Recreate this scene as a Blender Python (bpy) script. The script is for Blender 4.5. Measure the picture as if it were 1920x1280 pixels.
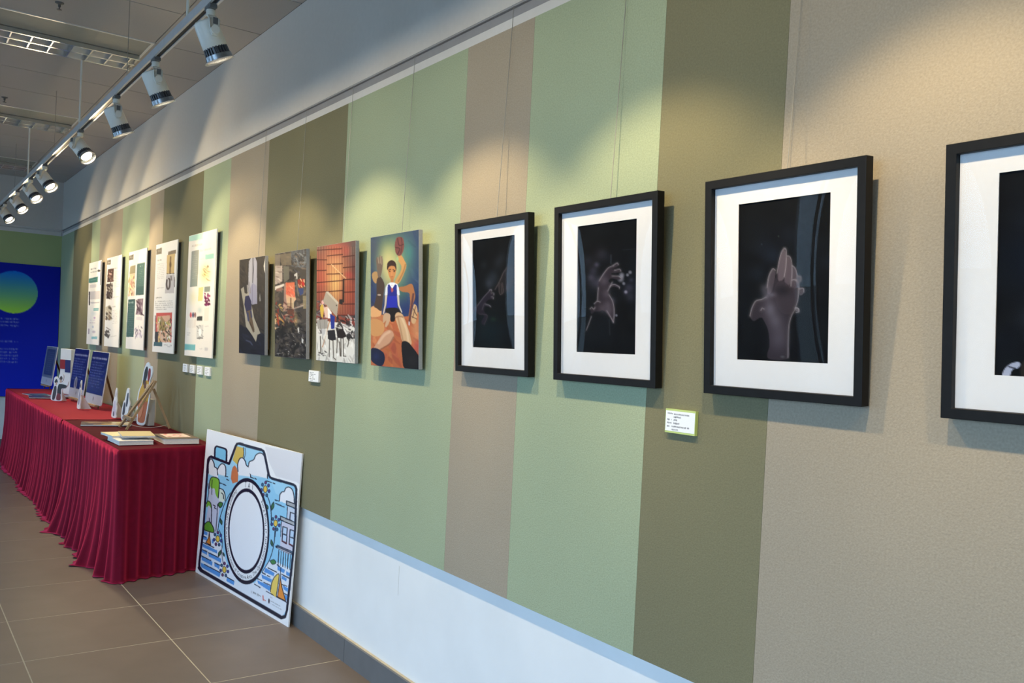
import bpy, bmesh, math, random
import numpy as np
from mathutils import Vector, Matrix

for o in list(bpy.data.objects):
    bpy.data.objects.remove(o, do_unlink=True)
SC = bpy.context.scene
COL = SC.collection
random.seed(7)
RNG = np.random.RandomState(11)

# ------------------------------------------------------------------ camera
F_PX, YAW, PITCH, ROLL, CY = 1632.844, 0.9433628, -0.0225132, 0.0488592, 694.246
CAM = Vector((0.0, -1.6996, 1.41))
fwd = Vector((-math.sin(YAW) * math.cos(PITCH), math.cos(YAW) * math.cos(PITCH), math.sin(PITCH)))
rgt = Vector((math.cos(YAW), math.sin(YAW), 0))
upv = rgt.cross(fwd)
r2 = math.cos(ROLL) * rgt + math.sin(ROLL) * upv
u2 = -math.sin(ROLL) * rgt + math.cos(ROLL) * upv
cd = bpy.data.cameras.new('camera')
cam = bpy.data.objects.new('camera', cd)
COL.objects.link(cam)
cam.matrix_world = Matrix(((r2.x, u2.x, -fwd.x, CAM.x), (r2.y, u2.y, -fwd.y, CAM.y), (r2.z, u2.z, -fwd.z, CAM.z), (0, 0, 0, 1)))
cd.sensor_width = 36
cd.lens = F_PX / 1920 * 36
cd.shift_y = (CY - 640) / 1920
cd.clip_start = 0.05
SC.camera = cam

# ------------------------------------------------------------------ sky, exposure
SKY = (0.45, 0.70, 1.0)
SKY_STRENGTH = 8.2
world = bpy.data.worlds.new('sky')
SC.world = world
world.use_nodes = True
bg = world.node_tree.nodes['Background']
bg.inputs['Color'].default_value = (*SKY, 1)
bg.inputs['Strength'].default_value = SKY_STRENGTH
vs = SC.view_settings
vs.view_transform = 'Standard'
vs.look = 'None'
vs.exposure = 0.0
vs.gamma = 1.0
vs.use_curve_mapping = False

BEAM_W, SPILL_W = 43.0, 12.0
WARM = (1.0, 0.79, 0.46)

# room: display wall at y = 0, windows opposite at y = YB
XL, XR, YB, ZC = -11.56, 2.9, -5.0, 3.133
WZ0, WZ1 = 0.10, 2.50
WINDOWS = [(a_, b_, WZ0, WZ1) for a_, b_ in ((-11.4, -10.42), (-9.04, -7.95), (-6.5, -5.85), (-4.79, -4.45), (-4.22, -3.35), (-1.9, 0.2), (0.5, 2.6))]  # openings that no frame mirrors are added for more daylight
for a, b, z_0, z_1 in WINDOWS:            # portals in the window openings guide the daylight
    ld = bpy.data.lights.new('daylight_portal', 'AREA')
    ld.shape = 'RECTANGLE'
    ld.size, ld.size_y = b - a, z_1 - z_0
    ld.cycles.is_portal = True
    lo = bpy.data.objects.new('daylight_portal', ld)
    COL.objects.link(lo)
    lo.location = ((a + b) / 2, YB - 0.07, (z_0 + z_1) / 2)
    lo.rotation_euler = (math.radians(90), 0, 0)


# ------------------------------------------------------------------ materials
def s2l(c):
    return tuple((v / 12.92 if v <= 0.04045 else ((v + 0.055) / 1.055) ** 2.4) for v in c)


def rgb(r, g, b):
    return s2l((r / 255, g / 255, b / 255))


def mat(name, col, rough=0.6, metal=0.0, spec=0.5, nscale=0, namp=0.0, bump=0.0, bscale=0, sheen=0.0, sheen_tint=None, emit=0.0, coat=0.0, wear=0.0):
    """Principled material whose colour is modulated by object-space noise."""
    m = bpy.data.materials.new(name)
    m.use_nodes = True
    nt = m.node_tree
    N, L = nt.nodes, nt.links
    p = N['Principled BSDF']
    p.inputs['Base Color'].default_value = (*col, 1)
    p.inputs['Roughness'].default_value = rough
    p.inputs['Metallic'].default_value = metal
    p.inputs['Specular IOR Level'].default_value = spec
    p.inputs['Coat Weight'].default_value = coat
    if sheen:
        p.inputs['Sheen Weight'].default_value = sheen
        p.inputs['Sheen Roughness'].default_value = 0.5
        p.inputs['Sheen Tint'].default_value = (*(sheen_tint or col), 1)
    if emit:
        p.inputs['Emission Color'].default_value = (*col, 1)
        p.inputs['Emission Strength'].default_value = emit
    tc = N.new('ShaderNodeTexCoord')
    src = None
    if nscale:
        n = N.new('ShaderNodeTexNoise')
        n.inputs['Scale'].default_value = nscale
        n.inputs['Detail'].default_value = 4
        L.new(tc.outputs['Object'], n.inputs['Vector'])
        mr = N.new('ShaderNodeMapRange')
        mr.inputs['From Min'].default_value = 0.3
        mr.inputs['From Max'].default_value = 0.7
        mr.inputs['To Min'].default_value = 1 - namp
        mr.inputs['To Max'].default_value = 1 + namp
        L.new(n.outputs['Fac'], mr.inputs['Value'])
        val = mr.outputs['Result']
        if wear:
            n2 = N.new('ShaderNodeTexNoise')
            n2.inputs['Scale'].default_value = 2.2
            n2.inputs['Detail'].default_value = 5
            L.new(tc.outputs['Object'], n2.inputs['Vector'])
            mr2 = N.new('ShaderNodeMapRange')
            mr2.inputs['From Min'].default_value = 0.3
            mr2.inputs['From Max'].default_value = 0.7
            mr2.inputs['To Min'].default_value = 1 - wear
            mr2.inputs['To Max'].default_value = 1 + wear
            L.new(n2.outputs['Fac'], mr2.inputs['Value'])
            mu = N.new('ShaderNodeMath')
            mu.operation = 'MULTIPLY'
            L.new(val, mu.inputs[0])
            L.new(mr2.outputs['Result'], mu.inputs[1])
            val = mu.outputs[0]
        vm = N.new('ShaderNodeVectorMath')
        vm.operation = 'SCALE'
        vm.inputs[0].default_value = col
        L.new(val, vm.inputs['Scale'])
        L.new(vm.outputs[0], p.inputs['Base Color'])
    if bump:
        n = N.new('ShaderNodeTexNoise')
        n.inputs['Scale'].default_value = bscale or nscale
        n.inputs['Detail'].default_value = 3
        L.new(tc.outputs['Object'], n.inputs['Vector'])
        b = N.new('ShaderNodeBump')
        b.inputs['Strength'].default_value = bump
        b.inputs['Distance'].default_value = 0.004
        L.new(n.outputs['Fac'], b.inputs['Height'])
        L.new(b.outputs['Normal'], p.inputs['Normal'])
    return m


def felt(name, col):
    return mat(name, col, rough=0.95, spec=0.15, nscale=200, namp=0.10, bump=0.25, bscale=260, wear=0.03)


def thin_glass(name, ior=1.45, tint=(1, 1, 1), rough=0.0):
    m = bpy.data.materials.new(name)
    m.use_nodes = True
    nt = m.node_tree
    nt.nodes.clear()
    out = nt.nodes.new('ShaderNodeOutputMaterial')
    mix = nt.nodes.new('ShaderNodeMixShader')
    tr = nt.nodes.new('ShaderNodeBsdfTransparent')
    tr.inputs[0].default_value = (*tint, 1)
    gl = nt.nodes.new('ShaderNodeBsdfGlossy')
    gl.inputs['Roughness'].default_value = rough
    fr = nt.nodes.new('ShaderNodeFresnel')
    ge = nt.nodes.new('ShaderNodeNewGeometry')      # a thin sheet reflects alike from both sides
    mr = nt.nodes.new('ShaderNodeMapRange')
    mr.inputs['To Min'].default_value = ior
    mr.inputs['To Max'].default_value = 1 / ior
    nt.links.new(ge.outputs['Backfacing'], mr.inputs['Value'])
    nt.links.new(mr.outputs['Result'], fr.inputs[0])
    nt.links.new(fr.outputs[0], mix.inputs[0])
    nt.links.new(tr.outputs[0], mix.inputs[1])
    nt.links.new(gl.outputs[0], mix.inputs[2])
    nt.links.new(mix.outputs[0], out.inputs[0])
    return m


def print_mat(name, rough=0.5, spec=0.35):
    """Flat print: colour comes from the mesh's own point colours, with a fine paper grain."""
    m = bpy.data.materials.new(name)
    m.use_nodes = True
    nt = m.node_tree
    p = nt.nodes['Principled BSDF']
    a = nt.nodes.new('ShaderNodeAttribute')
    a.attribute_name = 'ink'
    tc = nt.nodes.new('ShaderNodeTexCoord')
    n = nt.nodes.new('ShaderNodeTexNoise')
    n.inputs['Scale'].default_value = 400
    nt.links.new(tc.outputs['Object'], n.inputs['Vector'])
    mr = nt.nodes.new('ShaderNodeMapRange')
    mr.inputs['To Min'].default_value = 0.94
    mr.inputs['To Max'].default_value = 1.06
    nt.links.new(n.outputs['Fac'], mr.inputs['Value'])
    vm = nt.nodes.new('ShaderNodeVectorMath')
    vm.operation = 'SCALE'
    nt.links.new(a.outputs['Color'], vm.inputs[0])
    nt.links.new(mr.outputs['Result'], vm.inputs['Scale'])
    nt.links.new(vm.outputs[0], p.inputs['Base Color'])
    p.inputs['Roughness'].default_value = rough
    p.inputs['Specular IOR Level'].default_value = spec
    return m


M = {
    'plaster': mat('white_plaster', (0.72, 0.72, 0.70), 0.85, nscale=60, namp=0.02, bump=0.05, bscale=90),
    'upper': mat('grey_white_paint', (0.60, 0.57, 0.53), 0.8, nscale=40, namp=0.02),
    'lower': mat('white_wall_paint', (0.80, 0.81, 0.82), 0.6, nscale=5, namp=0.025, bump=0.04, bscale=60),
    'rail': mat('grey_rail', (0.30, 0.30, 0.31), 0.5, nscale=30, namp=0.03),
    'strip': mat('white_trim', (0.62, 0.61, 0.59), 0.6, nscale=30, namp=0.02),
    'dark_gap': mat('dark_gap', (0.06, 0.06, 0.06), 0.9, nscale=30, namp=0.05),
    'sage': felt('sage_felt', rgb(158, 169, 141)),
    'olive': felt('olive_felt', rgb(122, 118, 93)),
    'beige': felt('beige_felt', rgb(160, 149, 132)),
    'green': felt('dark_green_felt', rgb(168, 182, 130)),
    'ceil': mat('ceiling_tile', (0.46, 0.425, 0.385), 0.95, nscale=120, namp=0.03, bump=0.1, bscale=160),
    'seam': mat('ceiling_seam', (0.10, 0.10, 0.10), 0.9, nscale=30, namp=0.05),
    'floor_tile': mat('floor_tile', rgb(106, 97, 93), 0.42, spec=0.35, nscale=6, namp=0.06, wear=0.05, bump=0.03, bscale=40),
    'grout': mat('pale_grout', rgb(186, 180, 164), 0.9, nscale=50, namp=0.1),
    'skirting': mat('grey_skirting', rgb(100, 102, 105), 0.5, nscale=12, namp=0.06),
    'alu': mat('aluminium', (0.68, 0.69, 0.71), 0.35, metal=0.35, nscale=30, namp=0.04),
    'slot': mat('black_slot', (0.03, 0.03, 0.035), 0.6, nscale=30, namp=0.1),
    'white_metal': mat('white_lacquer', (0.80, 0.76, 0.68), 0.35, nscale=30, namp=0.02),
    'fin': mat('dark_fins', (0.10, 0.10, 0.11), 0.4, metal=0.5, nscale=30, namp=0.1),
    'chrome': mat('chrome', (0.85, 0.86, 0.88), 0.12, metal=1.0, nscale=40, namp=0.03),
    'bezel': mat('grey_bezel', (0.30, 0.31, 0.33), 0.25, metal=0.8, nscale=40, namp=0.05),
    'lens': thin_glass('lens_glass', 1.5),
    'dark_wall': mat('dark_brown_paint', (0.045, 0.042, 0.040), 0.85, nscale=30, namp=0.08),
    'led': mat('led', (1.0, 0.86, 0.62), 0.5, emit=30.0, nscale=10, namp=0.01),
    'black_frame': mat('black_frame', (0.007, 0.0065, 0.0065), 0.5, spec=0.2, nscale=60, namp=0.15),
    'mat_board': mat('mat_board', (0.70, 0.69, 0.70), 0.85, nscale=90, namp=0.012),
    'picture_glass': thin_glass('picture_glass', 1.18),
    'pane': thin_glass('window_glass', 1.45, (0.96, 0.98, 0.98)),
    'wire': mat('hanging_wire', (0.33, 0.32, 0.29), 0.4, metal=0.6, nscale=60, namp=0.05),
    'canvas_edge': mat('canvas_edge', rgb(150, 152, 158), 0.85, nscale=140, namp=0.06),
    'foam': mat('white_foam_board', (0.82, 0.82, 0.82), 0.6, nscale=40, namp=0.015),
    'black_foam': mat('black_foam_edge', (0.04, 0.04, 0.045), 0.8, nscale=40, namp=0.1),
    'print': print_mat('print_ink', 0.6, 0.08),
    'oil': print_mat('painted_ink', 0.6, 0.12),
    'gloss_print': print_mat('laminated_print', 0.28, 0.45),
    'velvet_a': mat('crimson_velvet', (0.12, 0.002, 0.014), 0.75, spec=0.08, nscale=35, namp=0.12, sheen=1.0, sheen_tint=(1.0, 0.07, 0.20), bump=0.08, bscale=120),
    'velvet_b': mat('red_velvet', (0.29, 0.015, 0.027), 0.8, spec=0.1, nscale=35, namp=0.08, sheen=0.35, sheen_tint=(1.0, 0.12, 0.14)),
    'velvet_top': mat('dark_crimson_velvet', (0.075, 0.002, 0.009), 0.85, spec=0.1, nscale=35, namp=0.1, sheen=0.12, sheen_tint=(0.6, 0.05, 0.1)),
    'wood': mat('pale_wood', rgb(160, 132, 98), 0.6, nscale=25, namp=0.14),
    'dark_wood': mat('brown_wood', rgb(112, 70, 44), 0.6, nscale=25, namp=0.14),
    'pin': mat('steel_pin', (0.7, 0.7, 0.7), 0.25, metal=1.0, nscale=40, namp=0.03),
    'paper': mat('white_paper', (0.80, 0.79, 0.76), 0.8, nscale=60, namp=0.02),
    'page': mat('page_block', (0.75, 0.74, 0.71), 0.85, nscale=220, namp=0.08),
    'string': mat('white_string', (0.7, 0.66, 0.6), 0.9, nscale=200, namp=0.1),
    'plastic': mat('table_plastic', (0.6, 0.6, 0.58), 0.6, nscale=30, namp=0.03),
    'steel_leg': mat('grey_steel', (0.35, 0.35, 0.36), 0.4, metal=0.8, nscale=30, namp=0.04),
    'lime_acrylic': mat('lime_acrylic_edge', rgb(190, 205, 120), 0.25, nscale=30, namp=0.05),
    'navy': mat('navy_ink', rgb(20, 25, 52), 0.4, nscale=50, namp=0.05),
    'ground': mat('unseen_paving', (0.45, 0.45, 0.44), 0.9, nscale=3, namp=0.1),
    'troffer': mat('troffer_panel', rgb(166, 163, 148), 0.7, nscale=20, namp=0.03),
    'louvre': mat('louvre_mirror', (0.78, 0.79, 0.80), 0.22, metal=0.9, nscale=20, namp=0.03),
    'plate': mat('dark_plate', (0.12, 0.12, 0.12), 0.5, nscale=30, namp=0.05),
    'cable': mat('black_cable', (0.015, 0.015, 0.015), 0.5, nscale=30, namp=0.1),
}
_cmat = {}


def cmat(c, rough=0.6):
    k = tuple(c)
    if k not in _cmat:
        _cmat[k] = mat('print_%02x%02x%02x' % k, rgb(*k), rough, nscale=120, namp=0.05)
    return _cmat[k]


# ------------------------------------------------------------------ mesh helpers
def link(o, parent=None):
    COL.objects.link(o)
    if parent is not None:
        o.parent = parent
    return o


def pydata(name, verts, faces, m, parent=None, smooth=False, loc=None, mats=None, fmat=None):
    me = bpy.data.meshes.new(name)
    me.from_pydata([tuple(v) for v in verts], [], [tuple(f) for f in faces])
    for mm in (mats or [m]):
        me.materials.append(mm)
    if fmat is not None:
        me.polygons.foreach_set('material_index', fmat)
    if smooth:
        me.polygons.foreach_set('use_smooth', [True] * len(me.polygons))
    me.update()
    o = bpy.data.objects.new(name, me)
    if loc is not None:
        o.location = loc
    return link(o, parent)


BOXF = [(0, 3, 2, 1), (4, 5, 6, 7), (0, 1, 5, 4), (1, 2, 6, 5), (2, 3, 7, 6), (3, 0, 4, 7)]


class MB:
    """collects shapes, then builds ONE mesh object"""
    def __init__(self):
        self.v, self.f = [], []

    def add(self, v, f):
        k = len(self.v)
        self.v += [tuple(x) for x in v]
        self.f += [tuple(i + k for i in q) for q in f]
        return self

    def box(self, x0, x1, y0, y1, z0, z1):
        return self.add([(x0, y0, z0), (x1, y0, z0), (x1, y1, z0), (x0, y1, z0), (x0, y0, z1), (x1, y0, z1), (x1, y1, z1), (x0, y1, z1)], BOXF)

    def bar(self, p, q, w, d, up=(0, 0, 1)):
        """square bar from p to q, w across, d along up"""
        p, q = Vector(p), Vector(q)
        ax = (q - p).normalized()
        s = ax.cross(Vector(up))
        if s.length < 1e-5:
            s = ax.cross(Vector((1, 0, 0)))
        s.normalize()
        t = s.cross(ax).normalized()
        vs_ = []
        for c in (p, q):
            for a, b in ((-1, -1), (1, -1), (1, 1), (-1, 1)):
                vs_.append(c + s * (a * w / 2) + t * (b * d / 2))
        return self.add(vs_, BOXF)

    def tube(self, pts, r, n=8, caps=True):
        pts = [Vector(p) for p in pts]
        rings = []
        ref = None
        for i, p in enumerate(pts):
            a = pts[max(i - 1, 0)]
            b = pts[min(i + 1, len(pts) - 1)]
            ax = (b - a).normalized()
            if ref is None:
                ref = ax.orthogonal().normalized()
            s = (ref - ax * ref.dot(ax)).normalized()
            ref = s
            t = ax.cross(s)
            rr = r[i] if isinstance(r, (list, tuple)) else r
            rings.append([p + (s * math.cos(2 * math.pi * k / n) + t * math.sin(2 * math.pi * k / n)) * rr for k in range(n)])
        v = [x for ring in rings for x in ring]
        f = []
        for i in range(len(pts) - 1):
            for k in range(n):
                f.append((i * n + k, i * n + (k + 1) % n, (i + 1) * n + (k + 1) % n, (i + 1) * n + k))
        if caps:
            f.append(tuple(range(n - 1, -1, -1)))
            f.append(tuple((len(pts) - 1) * n + k for k in range(n)))
        return self.add(v, f)

    def lathe(self, prof, n=24, mtx=None):
        """prof: (radius, height) pairs around local z"""
        v, f = [], []
        for r, h in prof:
            for k in range(n):
                v.append(Vector((r * math.cos(2 * math.pi * k / n), r * math.sin(2 * math.pi * k / n), h)))
        for i in range(len(prof) - 1):
            for k in range(n):
                f.append((i * n + k, i * n + (k + 1) % n, (i + 1) * n + (k + 1) % n, (i + 1) * n + k))
        f.append(tuple(range(n - 1, -1, -1)))
        f.append(tuple((len(prof) - 1) * n + k for k in range(n)))
        if mtx is not None:
            v = [mtx @ x for x in v]
        return self.add(v, f)

    def prism(self, pts, y0, y1):
        """polygon in (x,z) extruded along y"""
        n = len(pts)
        v = [(x, y0, z) for x, z in pts] + [(x, y1, z) for x, z in pts]
        f = [tuple(range(n)), tuple(range(2 * n - 1, n - 1, -1))]
        for i in range(n):
            j = (i + 1) % n
            f.append((i, i + n, j + n, j))
        return self.add(v, f)

    def extrude_x(self, pts, x0, x1):
        """polygon in (y,z) extruded along x"""
        n = len(pts)
        v = [(x0, y, z) for y, z in pts] + [(x1, y, z) for y, z in pts]
        f = [tuple(range(n)), tuple(range(2 * n - 1, n - 1, -1))]
        for i in range(n):
            j = (i + 1) % n
            f.append((i, i + n, j + n, j))
        return self.add(v, f)

    def ring(self, x0, x1, z0, z1, w, y0, y1, ins=0.0):
        """rectangular mitred ring (picture frame) with depth y0..y1; ins bevels the inner lip"""
        o = [(x0, z0), (x1, z0), (x1, z1), (x0, z1)]
        l, r, b, t = (w,) * 4 if isinstance(w, (int, float)) else w
        i = [(x0 + l, z0 + b), (x1 - r, z0 + b), (x1 - r, z1 - t), (x0 + l, z1 - t)]
        v = [(x, y0, z) for x, z in o] + [(x, y0, z) for x, z in i] + [(x, y1, z) for x, z in i] + [(x, y1, z) for x, z in o]
        f = []
        for k in range(4):
            j = (k + 1) % 4
            f += [(k, j, 4 + j, 4 + k), (4 + k, 4 + j, 8 + j, 8 + k), (8 + k, 8 + j, 12 + j, 12 + k), (12 + k, 12 + j, j, k)]
        return self.add(v, f)

    def build(self, name, m, parent=None, smooth=False, bevel=0.0, loc=None):
        o = pydata(name, self.v, self.f, m, parent, smooth, loc)
        bm = bmesh.new()
        bm.from_mesh(o.data)
        bmesh.ops.recalc_face_normals(bm, faces=bm.faces)
        bm.to_mesh(o.data)
        bm.free()
        if bevel:
            md = o.modifiers.new('bevel', 'BEVEL')
            md.width = bevel
            md.segments = 2
            md.limit_method = 'ANGLE'
        if smooth:
            md = o.modifiers.new('edges', 'EDGE_SPLIT')
            md.split_angle = math.radians(40)
        return o


def tag(o, label=None, cat=None, group=None, kind=None):
    if label:
        o['label'] = label
    if cat:
        o['category'] = cat
    if group:
        o['group'] = group
    if kind:
        o['kind'] = kind
    return o


def thing(name, loc, label, cat, group=None, rot=(0, 0, 0)):
    o = bpy.data.objects.new(name, None)
    o.empty_display_size = 0.1
    o.location = loc
    o.rotation_euler = rot
    link(o)
    return tag(o, label, cat, group)


def dup(o, parent=None):
    c = o.copy()
    COL.objects.link(c)
    c.parent = parent
    for ch in list(o.children):
        dup(ch, c)
    return c


# ------------------------------------------------------------------ painted point colours
def catmull(pts, n=6, closed=False):
    P = [np.array(p, float) for p in pts]
    out = []
    m = len(P)
    rng = range(m) if closed else range(m - 1)
    for i in rng:
        p0 = P[(i - 1) % m] if closed or i > 0 else P[i]
        p1, p2 = P[i], P[(i + 1) % m]
        p3 = P[(i + 2) % m] if closed or i + 2 < m else p2
        for k in range(n):
            t = k / n
            out.append(0.5 * ((2 * p1) + (-p0 + p2) * t + (2 * p0 - 5 * p1 + 4 * p2 - p3) * t * t + (-p0 + 3 * p1 - 3 * p2 + p3) * t ** 3))
    if not closed:
        out.append(P[-1])
    return [tuple(p) for p in out]


class Art:
    """a flat print drawn into the point colours of a fine grid; shapes are given in sketch coordinates
    whose four sheet corners are `quad` (top-left, top-right, bottom-right, bottom-left)"""
    def __init__(self, quad, nx, ny, base=(255, 255, 255), ss=2):
        self.nx, self.ny, self.ss = nx, ny, ss
        q = np.array(quad, float)
        A = []
        for (u, v), (x, y) in zip([(0, 0), (1, 0), (1, 1), (0, 1)], q):
            A.append([u, v, 1, 0, 0, 0, -u * x, -v * x, x])
            A.append([0, 0, 0, u, v, 1, -u * y, -v * y, y])
        A = np.array(A)
        h = np.linalg.solve(A[:, :8], A[:, 8])
        self.Hm = np.append(h, 1).reshape(3, 3)
        gu = (np.arange(nx * ss) + 0.5) / (nx * ss)
        gv = (np.arange(ny * ss) + 0.5) / (ny * ss)
        U, V = np.meshgrid(gu, gv)
        U, V = U.ravel(), V.ravel()
        w = self.Hm[2, 0] * U + self.Hm[2, 1] * V + 1
        self.X = (self.Hm[0, 0] * U + self.Hm[0, 1] * V + self.Hm[0, 2]) / w
        self.Y = (self.Hm[1, 0] * U + self.Hm[1, 1] * V + self.Hm[1, 2]) / w
        self.U, self.V = U, V
        self.C = np.empty((len(U), 3))
        self.C[:] = base

    def uv(self, x, y):
        r = np.linalg.inv(self.Hm) @ np.array([x, y, 1.0])
        return r[0] / r[2], r[1] / r[2]

    def _put(self, idx, cov, c):
        cov = np.clip(cov, 0, 1)[:, None]
        self.C[idx] = self.C[idx] * (1 - cov) + np.array(c, float) * cov

    def _bb(self, x0, x1, y0, y1):
        return np.nonzero((self.X >= x0) & (self.X <= x1) & (self.Y >= y0) & (self.Y <= y1))[0]

    def poly(self, pts, c, a=1.0):
        p = np.array(pts, float)
        idx = self._bb(p[:, 0].min(), p[:, 0].max(), p[:, 1].min(), p[:, 1].max())
        if not len(idx):
            return self
        x, y = self.X[idx], self.Y[idx]
        ins = np.zeros(len(idx), bool)
        for (xa, ya), (xb, yb) in zip(p, np.roll(p, -1, 0)):
            if ya == yb:
                continue
            cr = ((ya > y) != (yb > y)) & (x < (xb - xa) * (y - ya) / (yb - ya) + xa)
            ins ^= cr
        self._put(idx[ins], np.full(ins.sum(), a), c)
        return self

    def smooth(self, pts, c, a=1.0, n=6):
        return self.poly(catmull(pts, n, True), c, a)

    def rect(self, x0, y0, x1, y1, c, a=1.0, sl=0.0):
        """rectangle with slanted top and bottom (slope sl)"""
        d = (x1 - x0) * sl
        return self.poly([(x0, y0), (x1, y0 + d), (x1, y1 + d), (x0, y1)], c, a)

    def ell(self, cx, cy, rx, ry, c, a=1.0, soft=0.0):
        k = 1 + soft
        idx = self._bb(cx - rx * k, cx + rx * k, cy - ry * k, cy + ry * k)
        d = np.hypot((self.X[idx] - cx) / rx, (self.Y[idx] - cy) / ry)
        cov = (d <= 1).astype(float) if soft == 0 else np.clip((1 + soft - d) / (2 * soft if soft < 1 else 1 + soft), 0, 1) ** (1.5 if soft >= 1 else 1)
        self._put(idx, cov * a, c)
        return self

    def glow(self, cx, cy, rx, ry, c, a):
        idx = self._bb(cx - rx * 2.5, cx + rx * 2.5, cy - ry * 2.5, cy + ry * 2.5)
        d2 = ((self.X[idx] - cx) / rx) ** 2 + ((self.Y[idx] - cy) / ry) ** 2
        self._put(idx, np.exp(-d2) * a, c)
        return self

    def line(self, pts, w, c, a=1.0, soft=0.0, curve=False):
        if curve:
            pts = catmull(pts, 6)
        p = np.array(pts, float)
        m = len(p)
        ww = np.array([w] * m, float) if isinstance(w, (int, float)) else np.interp(np.linspace(0, 1, m), np.linspace(0, 1, len(w)), w)
        k = ww.max() / 2 + soft
        idx = self._bb(p[:, 0].min() - k, p[:, 0].max() + k, p[:, 1].min() - k, p[:, 1].max() + k)
        if not len(idx):
            return self
        x, y = self.X[idx], self.Y[idx]
        cov = np.zeros(len(idx))
        for i in range(m - 1):
            ax, ay = p[i]
            dx, dy = p[i + 1] - p[i]
            L2 = dx * dx + dy * dy + 1e-9
            t = np.clip(((x - ax) * dx + (y - ay) * dy) / L2, 0, 1)
            d = np.hypot(x - ax - t * dx, y - ay - t * dy)
            hw = (ww[i] * (1 - t) + ww[i + 1] * t) / 2
            cov = np.maximum(cov, (d <= hw) if soft == 0 else np.clip((hw + soft - d) / (soft + 1e-6), 0, 1))
        self._put(idx, cov * a, c)
        return self

    def vgrad(self, pts, c0, c1, a=1.0):
        """polygon filled with a top-to-bottom blend"""
        p = np.array(pts, float)
        y0, y1 = p[:, 1].min(), p[:, 1].max()
        n = 24
        keep = self.C.copy()
        self.poly(pts, (-1, -1, -1))
        hit = self.C[:, 0] == -1
        self.C = keep
        t = np.clip((self.Y[hit] - y0) / (y1 - y0), 0, 1)[:, None]
        col = np.array(c0, float) * (1 - t) + np.array(c1, float) * t
        self.C[hit] = self.C[hit] * (1 - a) + col * a
        return self

    def mottle(self, cells, amp, seed=0, tint=(1, 1, 1)):
        r = np.random.RandomState(seed)
        cx, cy = cells
        g = r.rand(cy + 2, cx + 2)
        fx, fy = self.U * cx, self.V * cy
        ix, iy = fx.astype(int), fy.astype(int)
        tx, ty = fx - ix, fy - iy
        tx, ty = tx * tx * (3 - 2 * tx), ty * ty * (3 - 2 * ty)
        n = (g[iy, ix] * (1 - tx) + g[iy, ix + 1] * tx) * (1 - ty) + (g[iy + 1, ix] * (1 - tx) + g[iy + 1, ix + 1] * tx) * ty
        self.C += ((n - 0.5) * 2 * amp)[:, None] * np.array(tint)
        return self

    def strokes(self, n, box, pal, ln, w, ang, seed=0, a=0.8, jit=0.5):
        r = np.random.RandomState(seed)
        x0, y0, x1, y1 = box
        for _ in range(n):
            x, y = r.uniform(x0, x1), r.uniform(y0, y1)
            t = ang + r.uniform(-jit, jit)
            l = ln * r.uniform(0.4, 1.3)
            ww = w * r.uniform(0.5, 1.4)
            c = np.array(pal[r.randint(len(pal))], float) * r.uniform(0.8, 1.2)
            dx, dy = math.cos(t) * l / 2, math.sin(t) * l / 2
            b = r.uniform(-0.25, 0.25) * l
            self.line([(x - dx, y - dy), (x - dy / l * b, y + dx / l * b), (x + dx, y + dy)], [ww * 0.4, ww, ww * 0.3], np.clip(c, 0, 255), a, ww * 0.25)
        return self

    def text(self, x, y, w, h, c, sl=0.0, a=0.8, seed=0, fill=0.75):
        """one line of print too small to read: a row of glyph-sized marks"""
        r = np.random.RandomState(seed + int(x * 7 + y * 13) % 9999)
        n = max(2, int(w / (h * 0.62)))
        for i in range(n):
            if r.rand() > 0.93:
                continue
            gx = x + w * i / n
            gw = w / n * r.uniform(0.55, 0.9)
            gy = y + (gx - x) * sl
            self.rect(gx, gy + h * r.uniform(0, 0.25), gx + gw, gy + h * r.uniform(0.75, 1.0), c, a * r.uniform(0.6, 1), sl)
        return self

    def mesh(self, name, w, h, m, parent, y=0.0, z0=0.0, xc=0.0, gain=1.0, bulge=None):
        """upright sheet, x to the right, z up, facing -y, bottom edge at z0"""
        nx, ny, ss = self.nx, self.ny, self.ss
        c = np.clip(self.C * gain, 0, 255).reshape(ny, ss, nx, ss, 3).mean((1, 3)) / 255
        c = np.where(c <= 0.04045, c / 12.92, ((c + 0.055) / 1.055) ** 2.4)
        xs = (np.linspace(0, 1, nx) - 0.5) * w + xc
        zs = (1 - np.linspace(0, 1, ny)) * h + z0
        X, Z = np.meshgrid(xs, zs)
        co = np.stack([X.ravel(), np.full(nx * ny, y), Z.ravel()], 1)
        i = np.arange(ny - 1)[:, None] * nx + np.arange(nx - 1)[None]
        f = np.stack([i, i + nx, i + nx + 1, i + 1], -1).reshape(-1, 4)
        me = bpy.data.meshes.new(name)
        me.vertices.add(len(co))
        me.vertices.foreach_set('co', co.ravel().astype(np.float32))
        me.loops.add(f.size)
        me.loops.foreach_set('vertex_index', f.ravel().astype(np.int32))
        me.polygons.add(len(f))
        me.polygons.foreach_set('loop_start', (np.arange(len(f)) * 4).astype(np.int32))
        at = me.attributes.new('ink', 'FLOAT_COLOR', 'POINT')
        at.data.foreach_set('color', np.concatenate([c.reshape(-1, 3), np.ones((nx * ny, 1))], 1).ravel().astype(np.float32))
        me.materials.append(m)
        me.update(calc_edges=True)
        o = bpy.data.objects.new(name, me)
        return link(o, parent)


# ================================================================== the setting
# floor: grout bed with single tiles
fl = tag(MB().box(XL, XR, YB, 0.02, -0.06, -0.0004).build('floor', M['grout']), 'grey brown tiled floor with pale grout joints', None, None, 'structure')
TS, GAP = 0.6, 0.005
xs = []
x = -4.125 + TS * 12
tile_mesh = {}
gx = [-4.125 + TS * k for k in range(-13, 13)]
gy = [-0.578 + TS * k for k in range(-8, 2)]


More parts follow.
